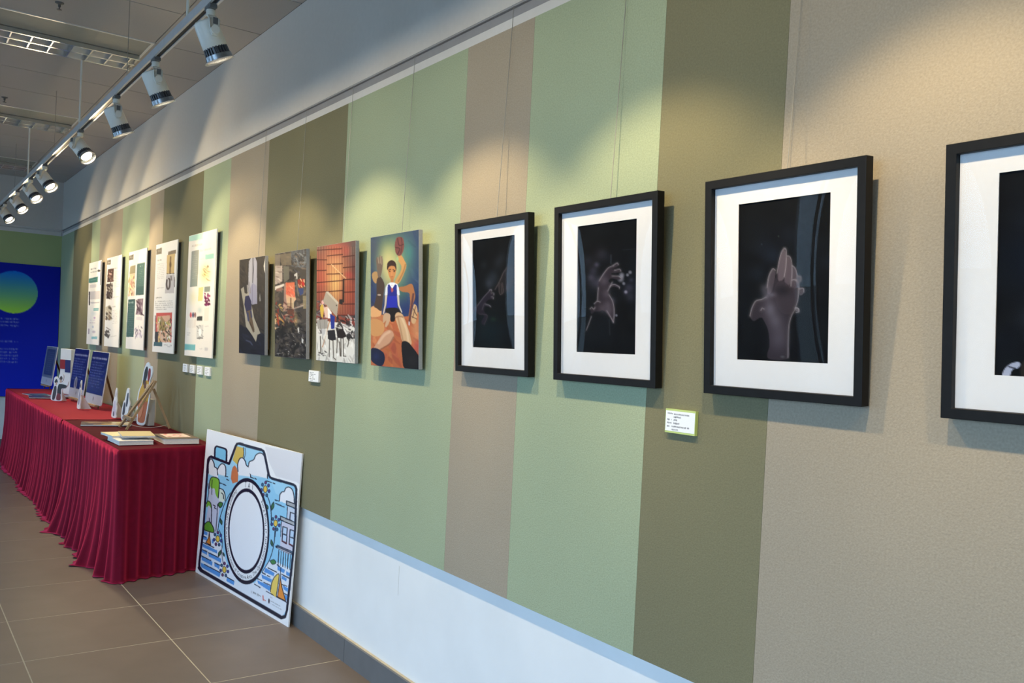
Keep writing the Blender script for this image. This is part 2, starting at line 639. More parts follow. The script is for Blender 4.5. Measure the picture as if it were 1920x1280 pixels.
def cells(lines, lo, hi):
    out = []
    for a, b in zip(lines[:-1], lines[1:]):
        a2, b2 = max(a, lo), min(b, hi)
        if b2 - a2 > 0.02:
            out.append((a2, b2))
    return out


cx, cy = cells(gx, XL, XR), cells(gy, YB, 0.0)
for xa, xb in cx:
    for ya, yb in cy:
        w, d = round(xb - xa - GAP, 4), round(yb - ya - GAP, 4)
        if (w, d) not in tile_mesh:
            o = MB().box(-w / 2, w / 2, -d / 2, d / 2, -0.01, 0).build('tile', M['floor_tile'], fl)
            tile_mesh[(w, d)] = o.data
        else:
            o = link(bpy.data.objects.new('tile', tile_mesh[(w, d)]), fl)
        o.location = ((xa + xb) / 2, (ya + yb) / 2, 0)

# display wall
FT, FB = 2.502, 0.588
wr = tag(MB().box(XL - 0.15, XR, 0.018, 0.17, 0, ZC + 0.15).build('wall_right', M['lower']), 'display wall of striped felt above a white lower wall', None, None, 'structure')
MB().box(XL, XR, 0.0, 0.018, 2.575, ZC).build('upper_wall', M['upper'], wr)
MB().box(XL, XR, 0.010, 0.018, FT, 2.540).build('white_band', M['strip'], wr)
edges = [(-11.545, 'sage'), (-10.72, 'olive'), (-9.70, 'sage'), (-9.29, 'beige'), (-8.31, 'sage'), (-7.33, 'beige'), (-6.92, 'olive'), (-5.918, 'sage'), (-5.362, 'beige'),
         (-4.717, 'olive'), (-3.717, 'sage'), (-2.71, 'beige'), (-2.311, 'sage'), (-1.712, 'olive'), (-1.307, 'beige'), (-0.1, 'sage'), (0.9, 'olive'), (1.9, 'beige')]
for i, (xa, c) in enumerate(edges):
    xb = edges[i + 1][0] if i + 1 < len(edges) else XR
    MB().box(xa + 0.0004, xb - 0.0004, 0.0, 0.018, FB, FT).build('felt_panel', M[c], wr)
MB().box(-3.0775, -3.076, 0.0172, 0.019, 0.40, 0.52).build('panel_joint', M['strip'], wr)
# picture rail along display wall and end wall
t1 = tag(MB().extrude_x([(0.018, 2.575), (-0.003, 2.575), (-0.003, 2.569), (0.002, 2.569), (0.002, 2.571), (0.012, 2.571), (0.009, 2.540), (0.018, 2.540)], XL + 0.02, XR).build('trim_1', M['rail']),
         'thin grey picture rail along the top of the felt wall', None, None, 'structure')
MB().box(XL + 0.02, XR, -0.0005, 0.017, 2.5745, 2.5775).build('shadow_gap', M['dark_gap'], t1)

# end wall
we = tag(MB().box(XL - 0.15, XL, YB, 0.018, 0, ZC + 0.15).build('wall_end', M['lower']), 'far end wall in dark green felt above white', None, None, 'structure')
MB().box(XL, XL + 0.015, YB + 0.02, 0.0, FB, FT).build('felt_panel', M['green'], we)
MB().box(XL, XL + 0.015, YB, 0.0, 2.575, ZC).build('upper_wall', M['upper'], we)
t2 = tag(MB().add([(XL, y, z) for y in (YB, 0.0) for z in (2.502, 2.575)] + [(XL + 0.02, y, z) for y in (YB, -0.01) for z in (2.502, 2.545)] + [(XL + 0.004, y, 2.56) for y in (YB, 0)] + [(XL + 0.02, y, 2.575) for y in (YB, 0)],
                  [(0, 2, 6, 4), (4, 6, 7, 5), (5, 7, 9, 8), (8, 9, 11, 10), (10, 11, 3, 1), (0, 4, 5, 8, 10, 1), (2, 3, 11, 9, 7, 6)]).build('trim_2', M['strip']),
         'white moulded trim above the end wall felt', None, None, 'structure')

# skirting pieces
sk = tag(MB().box(XL, XR, 0.0, 0.018, 0, 0.1).build('baseboard_right', M['grout']), 'dark grey tile skirting under the white lower wall', None, None, 'structure')
sx = [-3.49 + 0.6 * k for k in range(-14, 12)]
for a, b in cells(sx, XL, XR):
    MB().box(a + 0.0015, b - 0.0015, -0.010, 0.0, 0.0, 0.104).build('skirting_tile', M['skirting'], sk)
sk2 = tag(MB().box(XL, XL + 0.012, YB, 0.0, 0, 0.104).build('baseboard_end', M['skirting']), 'dark grey skirting along the end wall', None, None, 'structure')

# wall behind the camera and window wall opposite
tag(MB().box(XR, XR + 0.15, YB, 0.17, 0, ZC + 0.15).build('wall_behind', M['plaster']), 'plain white wall behind the viewer', None, None, 'structure')
wl = MB()
prev = XL - 0.15
for a, b in [(w_[0], w_[1]) for w_ in WINDOWS] + [(XR + 0.15, None)]:
    wl.box(prev, a, YB - 0.05, YB, WZ0, WZ1)
    prev = b
for z_0, z_1 in ((0, WZ0), (WZ1, ZC + 0.15)):
    wl.box(XL - 0.15, XR + 0.15, YB - 0.05, YB, z_0, z_1)
wlo = tag(wl.build('wall_left', M['dark_wall']), 'dark wall with tall windows opposite the pictures', None, None, 'structure')
for i, (a, b, z_0, z_1) in enumerate(WINDOWS):
    wf = tag(MB().ring(a, b, z_0, z_1, 0.012, YB - 0.045, YB - 0.005).build('window_%d' % (i + 1), M['alu']), 'unseen window with an aluminium frame opposite the pictures', None, None, 'structure')
    MB().add([(a + .01, YB - 0.025, z_0 + .01), (b - .01, YB - 0.025, z_0 + .01), (b - .01, YB - 0.025, z_1 - .01), (a + .01, YB - 0.025, z_1 - .01)], [(0, 1, 2, 3)]).build('pane', M['pane'], wf)
    xm = {-9.04: -8.16, -4.79: -4.53}.get(a, (a + b) / 2)
    MB().box(xm - 0.012, xm + 0.012, YB - 0.040, YB - 0.010, z_0 + 0.02, z_1 - 0.02).build('mullion', M['dark_wall'], wf)
tag(MB().box(-40, 30, -60, YB - 0.05, -0.3, -0.15).build('unseen_pavement', M['ground']), 'unseen grey ground added outside the windows to hold back light', None, None, 'structure')  # unseen ground added outside; its tone shapes the daylight coming in

# ceiling: seams behind single tiles
ce = tag(MB().box(XL, XR, YB, 0.018, ZC + 0.012, ZC + 0.15).build('ceiling', M['seam']), 'grey suspended ceiling of mineral tiles', None, None, 'structure')
gcx = [-4.93 + 0.6 * k for k in range(-12, 15)]
gcy = [-0.43 - 1.2 * k for k in range(4, -1, -1)] + [0.0]
gcy = [YB] + [v for v in gcy if v > YB]
TROF = [-10.33, -7.93, -5.53, -3.13, -0.73, 1.67]
cm = {}
for xa, xb in cells(gcx, XL, XR):
    for ya, yb in cells(gcy, YB, 0.0):
        if abs(yb + 0.43) < 0.01 and any(abs(xb - t) < 0.05 for t in TROF):
            continue
        w, d = round(xb - xa - 0.009, 4), round(yb - ya - 0.005, 4)
        if (w, d) not in cm:
            o = MB().box(-w / 2, w / 2, -d / 2, d / 2, 0, 0.012).build('ceiling_tile', M['ceil'], ce)
            cm[(w, d)] = o.data
        else:
            o = link(bpy.data.objects.new('ceiling_tile', cm[(w, d)]), ce)
        o.location = ((xa + xb) / 2, (ya + yb) / 2, ZC)

# recessed light fittings (switched off): flat panel beside a mirror louvre
TL_LABEL = {-5.53: 'unlit recessed ceiling light with mirror louvre, nearest in view', -7.93: 'unlit recessed ceiling light with mirror louvre, second in view', -10.33: 'unlit recessed ceiling light with mirror louvre, nearest the end wall'}


def troffer(xr, label):
    t = thing('ceiling_light', (xr, -0.43, ZC), label, 'ceiling light', 'recessed louvre lights in the ceiling')
    L_ = 1.2
    b = MB()                                   # rim: ring lying in the ceiling plane
    rg = MB().ring(-0.6, 0.0, -L_, 0.0, 0.014, -0.004, 0.02)
    b.add([(x_, z_, y_) for x_, y_, z_ in rg.v], rg.f)
    b.build('rim', M['white_metal'], t)
    MB().box(-0.59, -0.01, -L_ + 0.01, -0.01, 0.011, 0.0118).build('housing', M['troffer'], t)
    MB().box(-0.30, -0.014, -L_ + 0.014, -0.014, -0.001, 0.010).build('panel', M['troffer'], t)
    lv = MB()
    lv.box(-0.588, -0.305, -L_ + 0.015, -0.015, 0.006, 0.0105)
    lv.build('reflector', M['louvre'], t)
    for k in range(3):
        xk = -0.582 + k * 0.135
        m_ = MB().add([(xk - 0.008, -L_ + .015, -0.030), (xk + 0.008, -L_ + .015, -0.030), (xk + 0.003, -L_ + .015, 0.006), (xk - 0.003, -L_ + .015, 0.006),
                       (xk - 0.008, -.015, -0.030), (xk + 0.008, -.015, -0.030), (xk + 0.003, -.015, 0.006), (xk - 0.003, -.015, 0.006)], BOXF)
        m_.build('louvre_rail', M['louvre'], t)
    for k in range(11):
        yk = -0.06 - k * 0.108
        MB().box(-0.578, -0.316, yk - 0.004, yk + 0.004, -0.028, 0.004).build('louvre_blade', M['louvre'], t)
    return t


for xr in TROF:
    troffer(xr, TL_LABEL.get(xr, 'unlit recessed ceiling light with mirror louvre beyond the right edge'))

for (sx_, sy_), lb in (((-5.227, -0.983), 'small fire sprinkler head on the ceiling above the nearest louvre light'), ((-7.658, -0.995), 'small fire sprinkler head on the ceiling before the second louvre light')):
    t = thing('fire_sprinkler', (sx_, sy_, ZC), lb, 'sprinkler', 'ceiling sprinklers')
    MB().lathe([(0.022, 0), (0.022, -0.003), (0.013, -0.007), (0.009, -0.009)], 20).build('escutcheon', M['plate'], t, True)
    MB().lathe([(0.007, -0.007), (0.007, -0.022), (0.003, -0.025), (0.003, -0.034)], 12).build('nozzle', M['plate'], t, True)
    MB().lathe([(0.003, -0.034), (0.013, -0.036), (0.013, -0.038), (0.002, -0.040)], 16).build('deflector', M['plate'], t, True)

# ================================================================== track and spotlights
TY, TZ = -0.7235, 2.655
tr = thing('lighting_track', (0, TY, TZ), 'long aluminium lighting track hanging from the ceiling on white rods', 'lighting track')
MB().extrude_x([(-0.018, 0), (-0.018, 0.036), (-0.012, 0.040), (0.012, 0.040), (0.018, 0.036), (0.018, 0), (0.009, 0), (0.009, 0.010), (-0.009, 0.010), (-0.009, 0)], -11.2, 1.9).build('rail', M['alu'], tr)
MB().box(-11.19, 1.89, -0.0088, 0.0088, 0.004, 0.0105).build('contact_slot', M['slot'], tr)
MB().box(-11.21, -11.2, -0.018, 0.018, 0, 0.04).build('end_cap', M['white_metal'], tr)
for k in range(5):
    xk = -1.32 - 2.4 * k
    rd = MB().tube([(xk, 0, 0.038), (xk, 0, ZC - TZ)], 0.006, 10).build('hanger_rod', M['white_metal'], tr, True)
    MB().lathe([(0.012, ZC - TZ), (0.012, ZC - TZ - 0.022), (0.007, ZC - TZ - 0.026)], 14, Matrix.Translation((xk, 0, 0))).build('ceiling_cup', M['plate'], rd, True)
for xk in (-2.5, -4.834, -7.153, -9.5):
    wv = MB().tube([(xk, 0.006, 0.038), (xk, 0.006, ZC - TZ)], 0.0016, 6).build('suspension_wire', M['wire'], tr)


def make_spot(d):
    """white track spotlight hanging at the origin, aimed along d"""
    d = Vector(d).normalized()
    t = bpy.data.objects.new('track_spotlight', None)
    t.empty_display_size = 0.1
    link(t)
    MB().box(-0.035, 0.035, -0.014, 0.014, -0.014, 0.006).build('track_adapter', M['plate'], t, bevel=0.002)
    MB().lathe([(0.015, -0.014), (0.017, -0.018), (0.017, -0.036), (0.013, -0.040)], 16).build('swivel', M['white_metal'], t, True)
    piv = Vector((0, 0, -0.105))
    h = Vector((d.x, d.y, 0))
    h = h.normalized() if h.length > 1e-4 else Vector((0, 1, 0))
    side = Vector((0, 0, 1)).cross(h).normalized()        # arm stands beside the head
    sgn = -1 if side.dot(Vector((0.81, -0.59, 0))) < 0 else 1
    so = side * sgn
    off = so * 0.058
    pr = [(-0.016, -0.038), (0.016, -0.038), (0.020, -0.060), (0.017, -0.112), (0.009, -0.126), (-0.009, -0.126), (-0.017, -0.112), (-0.020, -0.060)]
    arm = MB()
    n = len(pr)
    v = []
    for e in (0.0, 0.010):
        for a, z in pr:
            k = min(1, max(0, (-z - 0.030) / 0.035))
            v.append(h * a + so * (0.058 * k + e - 0.005) + Vector((0, 0, z)))
    arm.add(v, [tuple(range(n)), tuple(range(2 * n - 1, n - 1, -1))] + [(i, i + n, (i + 1) % n + n, (i + 1) % n) for i in range(n)])
    ao = arm.build('bracket_arm', M['white_metal'], t, bevel=0.002)
    pl = MB()
    c0 = so * 0.0645 + Vector((0, 0, -0.072))
    pl.add([c0 + h * a + so * e + Vector((0, 0, z)) for e in (0, 0.0012) for a, z in ((-.009, -.012), (.009, -.012), (.009, .012), (-.009, .012))], BOXF)
    pl.build('rating_plate', M['plate'], ao)
    q = d.to_track_quat('-Z', 'Y').to_matrix().to_4x4()
    mt = Matrix.Translation(piv) @ q
    kn = MB().tube([piv + so * 0.046, piv + so * 0.070], 0.016, 14).build('tilt_knob', M['white_metal'], t, True)
    hd = MB().lathe([(0.020, 0.052), (0.038, 0.050), (0.044, 0.044), (0.0455, 0.020), (0.0465, -0.048), (0.044, -0.052)], 28, mt).build('housing', M['white_metal'], t, True)
    # ribbed heat sink: gear-shaped prism
    g = []
    for k in range(48):
        r = 0.0455 if k % 2 == 0 else 0.038
        for e in (-0.35, 0.35):
            an = 2 * math.pi * (k + e) / 48
            g.append((r * math.cos(an), r * math.sin(an)))
    m = len(g)
    v = [mt @ Vector((a, b, -0.050)) for a, b in g] + [mt @ Vector((a * 1.04, b * 1.04, -0.078)) for a, b in g]
    MB().add(v, [tuple(range(m)), tuple(range(2 * m - 1, m - 1, -1))] + [(i, (i + 1) % m, (i + 1) % m + m, i + m) for i in range(m)]).build('heat_sink', M['fin'], t)
    MB().add([mt @ Vector((r * math.cos(2 * math.pi * k / 28), r * math.sin(2 * math.pi * k / 28), z)) for r, z in ((0.030, -0.079), (0.046, -0.086), (0.049, -0.086), (0.049, -0.078)) for k in range(28)],
             [(i * 28 + k, i * 28 + (k + 1) % 28, (i + 1) * 28 + (k + 1) % 28, (i + 1) * 28 + k) for i in range(3) for k in range(28)]).build('reflector', M['chrome'], t, True)
    MB().add([mt @ Vector((r * math.cos(2 * math.pi * k / 28), r * math.sin(2 * math.pi * k / 28), z)) for r, z in ((0.047, -0.078), (0.049, -0.097), (0.052, -0.097), (0.050, -0.078)) for k in range(28)],
             [(i * 28 + k, i * 28 + (k + 1) % 28, (i + 1) * 28 + (k + 1) % 28, (i + 1) * 28 + k) for i in range(3) for k in range(28)]).build('bezel', M['bezel'], t, True)
    MB().lathe([(0.033, -0.080), (0.033, -0.0815)], 24, mt).build('light_source', M['led'], t)
    MB().lathe([(0.057, -0.097), (0.059, -0.098), (0.059, -0.101), (0.057, -0.102)], 32, mt).build('lens', M['lens'], t, True)
    for nm, wts, ang, bl, sz in (('beam', BEAM_W, 84, 0.5, 0.03), ('spill', SPILL_W * (1.0 if d.z > -0.8 else 0.42), 174, 0.2, 0.02)):
        ld = bpy.data.lights.new(nm, 'SPOT')
        ld.energy, ld.color, ld.spot_size, ld.spot_blend, ld.shadow_soft_size = wts, WARM, math.radians(ang), bl, sz
        lo = link(bpy.data.objects.new(nm, ld), t)
        lo.matrix_local = Matrix.Translation(piv + d * 0.108) @ q
    return t


DA, DB, DC = (0.0, 0.43, -0.90), (0.62, 0.42, -0.72), (0.50, 0.46, -0.74)
spots = [(-3.398, 'A', 'white track spotlight nearest the camera, its ribbed head pointing steeply down'),
         (-4.219, 'A', 'second white track spotlight from the camera, hanging below the track joint'),
         (-5.042, 'A', 'third white track spotlight from the camera, in shade with its lens dark'),
         (-6.073, 'B', 'fourth white track spotlight, tilted so its bright lens shows'),
         (-7.55, 'C', 'fifth white track spotlight, the nearest of the four glaring lamps'),
         (-8.33, 'C', 'sixth white track spotlight, second of the four glaring lamps'),
         (-9.22, 'C', 'seventh white track spotlight, third of the four glaring lamps'),
         (-10.22, 'C', 'eighth white track spotlight, the last glaring lamp by the left edge')] + \
        [(xk, 'A', 'white track spotlight beyond the right edge of the picture') for xk in (-2.55, -1.70, -0.88, -0.05, 0.8)]
proto = {}
for xk, kd, lb in spots:
    if kd not in proto:
        proto[kd] = make_spot({'A': DA, 'B': DB, 'C': DC}[kd])
        o = proto[kd]
    else:
        o = dup(proto[kd])
    o.location = (xk, TY, TZ)
    tag(o, lb, 'spotlight', 'white spotlights on the ceiling track')
# ================================================================== framed hand photographs
def hang(t, x, z_att, y_att, tilt, group=None):
    """wire from the picture's top up to the rail, in the picture's own frame"""
    mw = Matrix.Translation(t.location) @ Matrix.Rotation(tilt, 4, 'X')
    inv = mw.inverted()
    a = inv @ Vector((t.location.x + x, -0.004, 2.571))
    MB().tube([Vector((x, y_att, z_att - 0.03)), Vector((x, y_att, z_att)), a], 0.0011, 6).build('hanging_wire', M['wire'], t)


FW, FH, FD, FM = 0.435, 0.522, 0.030, 0.0205


def framed(xc, tilt, art, label, zb=1.33, bow=0.0026):
    t = thing('framed_photograph', (xc, -0.002, zb), label, 'framed photo', 'black framed hand photographs', (tilt, 0, 0))
    MB().ring(-FW / 2, FW / 2, 0, FH, FM, -FD, -0.004).build('frame', M['black_frame'], t, bevel=0.0012)
    MB().box(-FW / 2 + 0.008, FW / 2 - 0.008, -0.008, -0.001, 0.008, FH - 0.008).build('backing', M['black_foam'], t)
    pw, ph, pb = 0.250, 0.371, 0.087
    iw, ih = FW - 2 * FM + 0.004, FH - 2 * FM + 0.004
    x0, z0 = -iw / 2, FM - 0.002
    MB().ring(x0, x0 + iw, z0, z0 + ih, ((iw - pw) / 2, (iw - pw) / 2, pb - z0, z0 + ih - pb - ph), -0.0155, -0.013).build('mount', M['mat_board'], t)
    art.mesh('print', pw + 0.006, ph + 0.006, M['print'], t, -0.0125, pb - 0.003, gain=1.02)
    n = 24                                       # slightly bowed acrylic sheet
    v, f = [], []
    for j in range(n + 1):
        for i in range(n + 1):
            a, b = 2 * i / n - 1, 2 * j / n - 1
            v.append((a * iw / 2, -0.0185 - bow * (1 - a * a) * (1 - b * b), z0 + ih * (b + 1) / 2))
    for j in range(n):
        for i in range(n):
            k = j * (n + 1) + i
            f.append((k, k + 1, k + n + 2, k + n + 1))
    pydata('acrylic_sheet', v, f, M['picture_glass'], t, True)
    hang(t, 0.0, FH - 0.03, -0.002, tilt)
    return t


def dark_photo(quad, nx, ny, seed):
    a = Art(quad, nx, ny, (11, 13, 17))
    a.mottle((4, 6), 4, seed, (0.5, 0.8, 1.1)).mottle((9, 14), 2.5, seed + 1, (0.9, 1, 0.8))
    return a


def rim(a, pts, w, c=(150, 142, 148), k=1.0):
    a.line(pts, w * 2.4, tuple(v * 0.55 for v in c), .32 * k, 11, True)
    a.line(pts, w * .42, c, .62 * k, 2.6, True)


SK, RIM, MID = (44, 38, 44), (150, 144, 150), (80, 74, 82)
# -- first: two hands reaching towards each other
a = dark_photo([(33, 120), (468, 62), (465, 1240), (33, 1228)], 84, 170, 3)
for x_, y_, r_, s_ in ((200, 570, 40, .45), (240, 500, 45, .25), (290, 350, 50, .25), (150, 380, 30, .2), (330, 300, 40, .15), (210, 540, 80, .12)):
    a.glow(x_, y_, r_, r_ * 1.3, (70, 78, 92), s_)
a.glow(200, 1050, 150, 200, (16, 30, 36), .6)
a.smooth([(36, 850), (90, 780), (150, 700), (212, 632), (226, 640), (218, 668), (246, 672), (240, 690), (228, 705), (243, 718), (225, 728), (190, 735), (160, 775), (214, 795), (205, 806), (160, 800), (150, 850), (178, 890), (160, 950), (140, 985), (120, 960), (150, 890), (100, 880)], (34, 29, 40), .9)
rim(a, [(36, 852), (90, 780), (150, 700), (212, 632)], 5, (120, 112, 122))
for p in ([(205, 634), (222, 630), (224, 645)], [(222, 665), (246, 665), (246, 684)], [(225, 704), (242, 706), (240, 722)], [(165, 778), (200, 788), (214, 803)]):
    rim(a, p, 6, (160, 154, 160))
rim(a, [(130, 830), (150, 775), (165, 770)], 6, (84, 76, 86))
rim(a, [(100, 880), (170, 885), (180, 910), (150, 985)], 6, (78, 70, 80))
a.smooth([(258, 628), (300, 540), (350, 430), (400, 390), (440, 400), (430, 560), (390, 640), (375, 640), (350, 660), (310, 685), (300, 660), (290, 600)], (33, 29, 32), .8)
rim(a, [(258, 628), (310, 530), (345, 450), (385, 400)], 6, (100, 90, 92))
for p in ([(300, 560), (298, 640), (310, 678), (325, 660), (318, 570)], [(330, 560), (340, 640), (330, 670)], [(440, 520), (410, 600), (380, 640), (372, 620), (390, 560)]):
    rim(a, p, 5, (92, 82, 84))
a.glow(240, 930, 26, 20, (34, 62, 40), .5)
framed(-2.429, 0.060, a, 'black framed photo of two faint hands reaching towards each other, leftmost of the frames')

# -- second: wrists and hands with drifting lights
a = dark_photo([(42, 108), (558, 33), (528, 1243), (18, 1222)], 100, 180, 9)
for x_, y_, r_, s_ in ((200, 450, 22, .5), (150, 560, 30, .4), (240, 360, 60, .25), (180, 600, 60, .3), (170, 500, 40, .3), (240, 620, 50, .45), (130, 420, 50, .2), (260, 600, 22, .5), (470, 650, 40, .4), (440, 690, 20, .5), (490, 580, 20, .35), (480, 730, 40, .25), (330, 760, 30, .35)):
    a.glow(x_, y_, r_, r_, (92, 88, 112), s_)
for x_, y_, r_ in ((410, 540, 20), (480, 515, 14), (458, 538, 12), (425, 612, 12), (442, 685, 12), (360, 890, 10), (400, 572, 24)):
    a.ell(x_, y_, r_, r_ * 1.05, (170, 168, 184), .55, .5)
a.smooth([(215, 600), (240, 545), (290, 480), (340, 455), (372, 430), (384, 445), (370, 468), (330, 490), (395, 488), (402, 505), (380, 518), (320, 530), (400, 560), (385, 580), (320, 570), (300, 600), (385, 630), (390, 650), (330, 640), (295, 670), (300, 710), (335, 780), (345, 880), (335, 950), (310, 920), (270, 860), (215, 830), (205, 760), (212, 680)], (42, 36, 44), .95)
a.smooth([(150, 880), (145, 840), (170, 820), (185, 780), (215, 770), (250, 790), (230, 850), (180, 860)], (36, 31, 38), .95)
for p, w_ in (([(220, 590), (250, 540), (295, 480), (340, 458)], 6), ([(340, 455), (372, 434), (382, 448)], 7), ([(350, 498), (392, 488), (402, 505)], 7), ([(330, 548), (380, 548), (402, 568)], 6), ([(310, 636), (345, 620), (385, 640), (388, 655)], 6),
              ([(212, 650), (205, 720), (202, 765)], 6), ([(300, 710), (332, 775), (342, 860), (334, 950)], 7), ([(334, 950), (312, 905), (280, 850)], 6), ([(140, 835), (155, 822), (170, 838), (182, 822)], 6), ([(150, 900), (125, 970), (105, 1020)], 4), ([(290, 680), (310, 640), (330, 600)], 5), ([(175, 790), (200, 768), (225, 775)], 5)):
    rim(a, p, w_, (156, 148, 156))
for x_, y_ in ((260, 590), (280, 700), (290, 800), (240, 830), (300, 850)):
    a.glow(x_, y_, 34, 40, (92, 84, 94), .45)
a.line([(322, 365), (320, 440)], 6, (60, 64, 74), .5, 6)
a.line([(300, 930), (302, 1060)], 6, (44, 46, 52), .5, 6)
a.line([(420, 320), (540, 310)], 4, (40, 44, 50), .5, 4)
framed(-1.866, 0.055, a, 'black framed photo of crossed hands among drifting lights, between the reaching and praying hands')

# -- third: hands pressed together
a = dark_photo([(32, 113), (683, 20), (668, 1242), (22, 1215)], 130, 210, 21)
for x_, y_, r_, s_ in ((280, 480, 70, .4), (200, 420, 80, .25), (390, 330, 90, .25), (170, 600, 70, .25), (650, 530, 50, .2)):
    a.glow(x_, y_, r_, r_ * .9, (34, 44, 62), s_)
a.smooth([(378, 1195), (380, 1080), (384, 970), (400, 900), (440, 800), (450, 700), (440, 610), (425, 560), (402, 540), (398, 500), (385, 480), (372, 476), (362, 440), (352, 427), (338, 432), (328, 460), (310, 530), (300, 600), (290, 640), (292, 590), (278, 567), (264, 575), (245, 620), (232, 680), (225, 770), (180, 785), (150, 800), (125, 850), (115, 900), (140, 935), (190, 910), (215, 940), (240, 1000), (250, 1100), (240, 1195)], (44, 39, 46), 1)
a.smooth([(430, 860), (450, 870), (455, 850), (440, 835), (420, 842)], (86, 82, 88)).smooth([(452, 710), (480, 702), (487, 725), (475, 750), (455, 750)], (62, 56, 62)).smooth([(440, 620), (460, 618), (468, 640), (455, 668), (440, 655)], (60, 54, 60))
a.smooth([(310, 540), (325, 470), (345, 436), (358, 450), (364, 500), (356, 580), (345, 640), (310, 650)], (86, 76, 84), .9)
a.smooth([(364, 500), (378, 482), (392, 505), (402, 570), (400, 660), (365, 690), (352, 640)], (80, 70, 78), .9)
a.smooth([(404, 556), (425, 570), (438, 620), (440, 690), (410, 720), (402, 650)], (70, 62, 70), .9)
a.smooth([(240, 650), (258, 590), (276, 572), (286, 600), (280, 660), (262, 730), (238, 740)], (66, 60, 68), .9)
a.smooth([(285, 690), (330, 650), (390, 690), (440, 720), (435, 800), (400, 880), (330, 870), (290, 780)], (52, 46, 53), .8)
for x_, y_, rx_, ry_, s_ in ((340, 720, 60, 40, .6), (335, 560, 18, 70, .0), (300, 900, 60, 80, .2)):
    a.glow(x_, y_, rx_, ry_, (20, 19, 24), s_)
for p, w_ in (([(300, 600), (312, 530), (330, 455), (350, 427)], 6), ([(350, 427), (363, 440), (362, 540), (350, 625)], 7), ([(370, 478), (388, 484), (400, 520), (404, 600), (396, 690)], 6), ([(404, 545), (428, 568), (440, 620)], 6), ([(232, 700), (244, 622), (270, 570), (288, 578)], 7),
              ([(115, 900), (128, 845), (155, 795), (195, 783), (226, 766)], 8), ([(450, 700), (445, 780), (425, 850), (400, 900), (384, 970), (380, 1080), (378, 1190)], 6), ([(430, 640), (448, 668), (452, 710)], 6), ([(402, 648), (420, 644), (438, 655)], 6), ([(425, 840), (448, 845), (452, 868), (432, 872)], 7), ([(455, 706), (482, 704), (486, 730)], 6), ([(445, 618), (466, 624), (464, 655)], 5), ([(190, 860), (198, 845), (212, 850)], 6)):
    rim(a, p, w_, (150, 142, 148))
for x_, y_, rx_, ry_, s_ in ((255, 850, 45, 60, .5), (230, 740, 35, 50, .45), (290, 930, 50, 60, .4), (270, 750, 26, 18, .4), (210, 700, 30, 30, .25), (320, 1010, 60, 70, .2), (310, 1080, 70, 60, .2)):
    a.glow(x_, y_, rx_, ry_, (112, 108, 122), s_)
a.ell(340, 1184, 14, 8, (70, 72, 78), .8, .5).ell(310, 342, 5, 6, (60, 70, 62), .7, .5).ell(195, 398, 5, 5, (60, 70, 80), .6, .5)
framed(-1.263, 0.067, a, 'black framed photo of two hands pressed together in smoke')

# -- fourth: cut by the right edge
a = dark_photo([(38, 47), (720, -60), (720, 1290), (45, 1250)], 120, 190, 33)
a.glow(210, 340, 60, 40, (38, 48, 60), .5).glow(215, 900, 60, 90, (46, 56, 70), .55).glow(200, 560, 160, 220, (10, 18, 32), .6)
a.glow(300, 880, 80, 120, (60, 66, 78), .5).glow(420, 700, 120, 160, (54, 52, 60), .4)
a.smooth([(85, 1245), (95, 1200), (120, 1170), (150, 1160), (160, 1175), (150, 1195), (125, 1210), (115, 1245)], (150, 156, 178))
a.line([(112, 1188), (140, 1200)], 7, (25, 25, 32))
a.smooth([(170, 1250), (168, 1160), (210, 1150), (260, 1250)], (34, 30, 28))
a.smooth([(330, 1240), (320, 900), (360, 640), (420, 480), (450, 520), (430, 700), (500, 620), (520, 660), (460, 900), (450, 1240)], (52, 46, 52))
framed(-0.660, 0.075, a, 'black framed photo of dark smoke, cut off at the right edge', zb=1.323)

# ================================================================== stretched canvases
CW, CH, CDP = 0.415, 0.532, 0.034


def canvas(xc, tilt, art, label, w=CW, h=CH, zb=1.322):
    t = thing('canvas_painting', (xc, -0.002, zb), label, 'painting', 'canvas paintings on the felt wall', (tilt, 0, 0))
    MB().box(-w / 2, w / 2, -CDP, -CDP + 0.017, 0, h).build('stretched_canvas', M['canvas_edge'], t, bevel=0.0015)
    MB().ring(-w / 2 + 0.03, w / 2 - 0.03, 0.03, h - 0.03, 0.03, -CDP + 0.017, -0.001).build('stretcher', M['wood'], t)
    art.mesh('painted_face', w - 0.002, h - 0.002, M['oil'], t, -CDP - 0.0006, 0.001, gain=0.97)
    hang(t, 0.0, h - 0.03, -0.0005, tilt)
    return t


# -- pale robe and torn cloth on black
a = Art([(58, 100), (365, 55), (360, 1248), (58, 1213)], 84, 190, (52, 48, 47))
a.strokes(160, (50, 60, 370, 850), [(60, 54, 50), (44, 42, 43), (70, 62, 56), (50, 46, 48)], 90, 22, 1.3, 1, .5)
a.smooth([(58, 900), (130, 912), (190, 950), (240, 1060), (250, 1085), (300, 990), (360, 1020), (362, 1255), (58, 1220)], (24, 26, 40))
a.strokes(60, (58, 960, 365, 1240), [(22, 24, 38), (30, 33, 52), (18, 20, 30)], 90, 20, .6, 2, .6)
a.line([(145, 1065), (190, 1085), (215, 1120)], [8, 14, 6], (72, 78, 104), .7, 5, True)
a.poly([(172, 120), (205, 66), (218, 75), (214, 400), (222, 640), (208, 640), (168, 540), (165, 300)], (158, 158, 170))
a.poly([(224, 66), (240, 60), (266, 130), (268, 400), (270, 630), (222, 640), (216, 380)], (150, 150, 166))
a.poly([(216, 380), (262, 420), (270, 632), (212, 640), (180, 560), (170, 480)], (138, 138, 162))
a.line([(216, 78), (222, 220), (216, 380)], [3, 10, 4], (40, 40, 50), .9, 2)
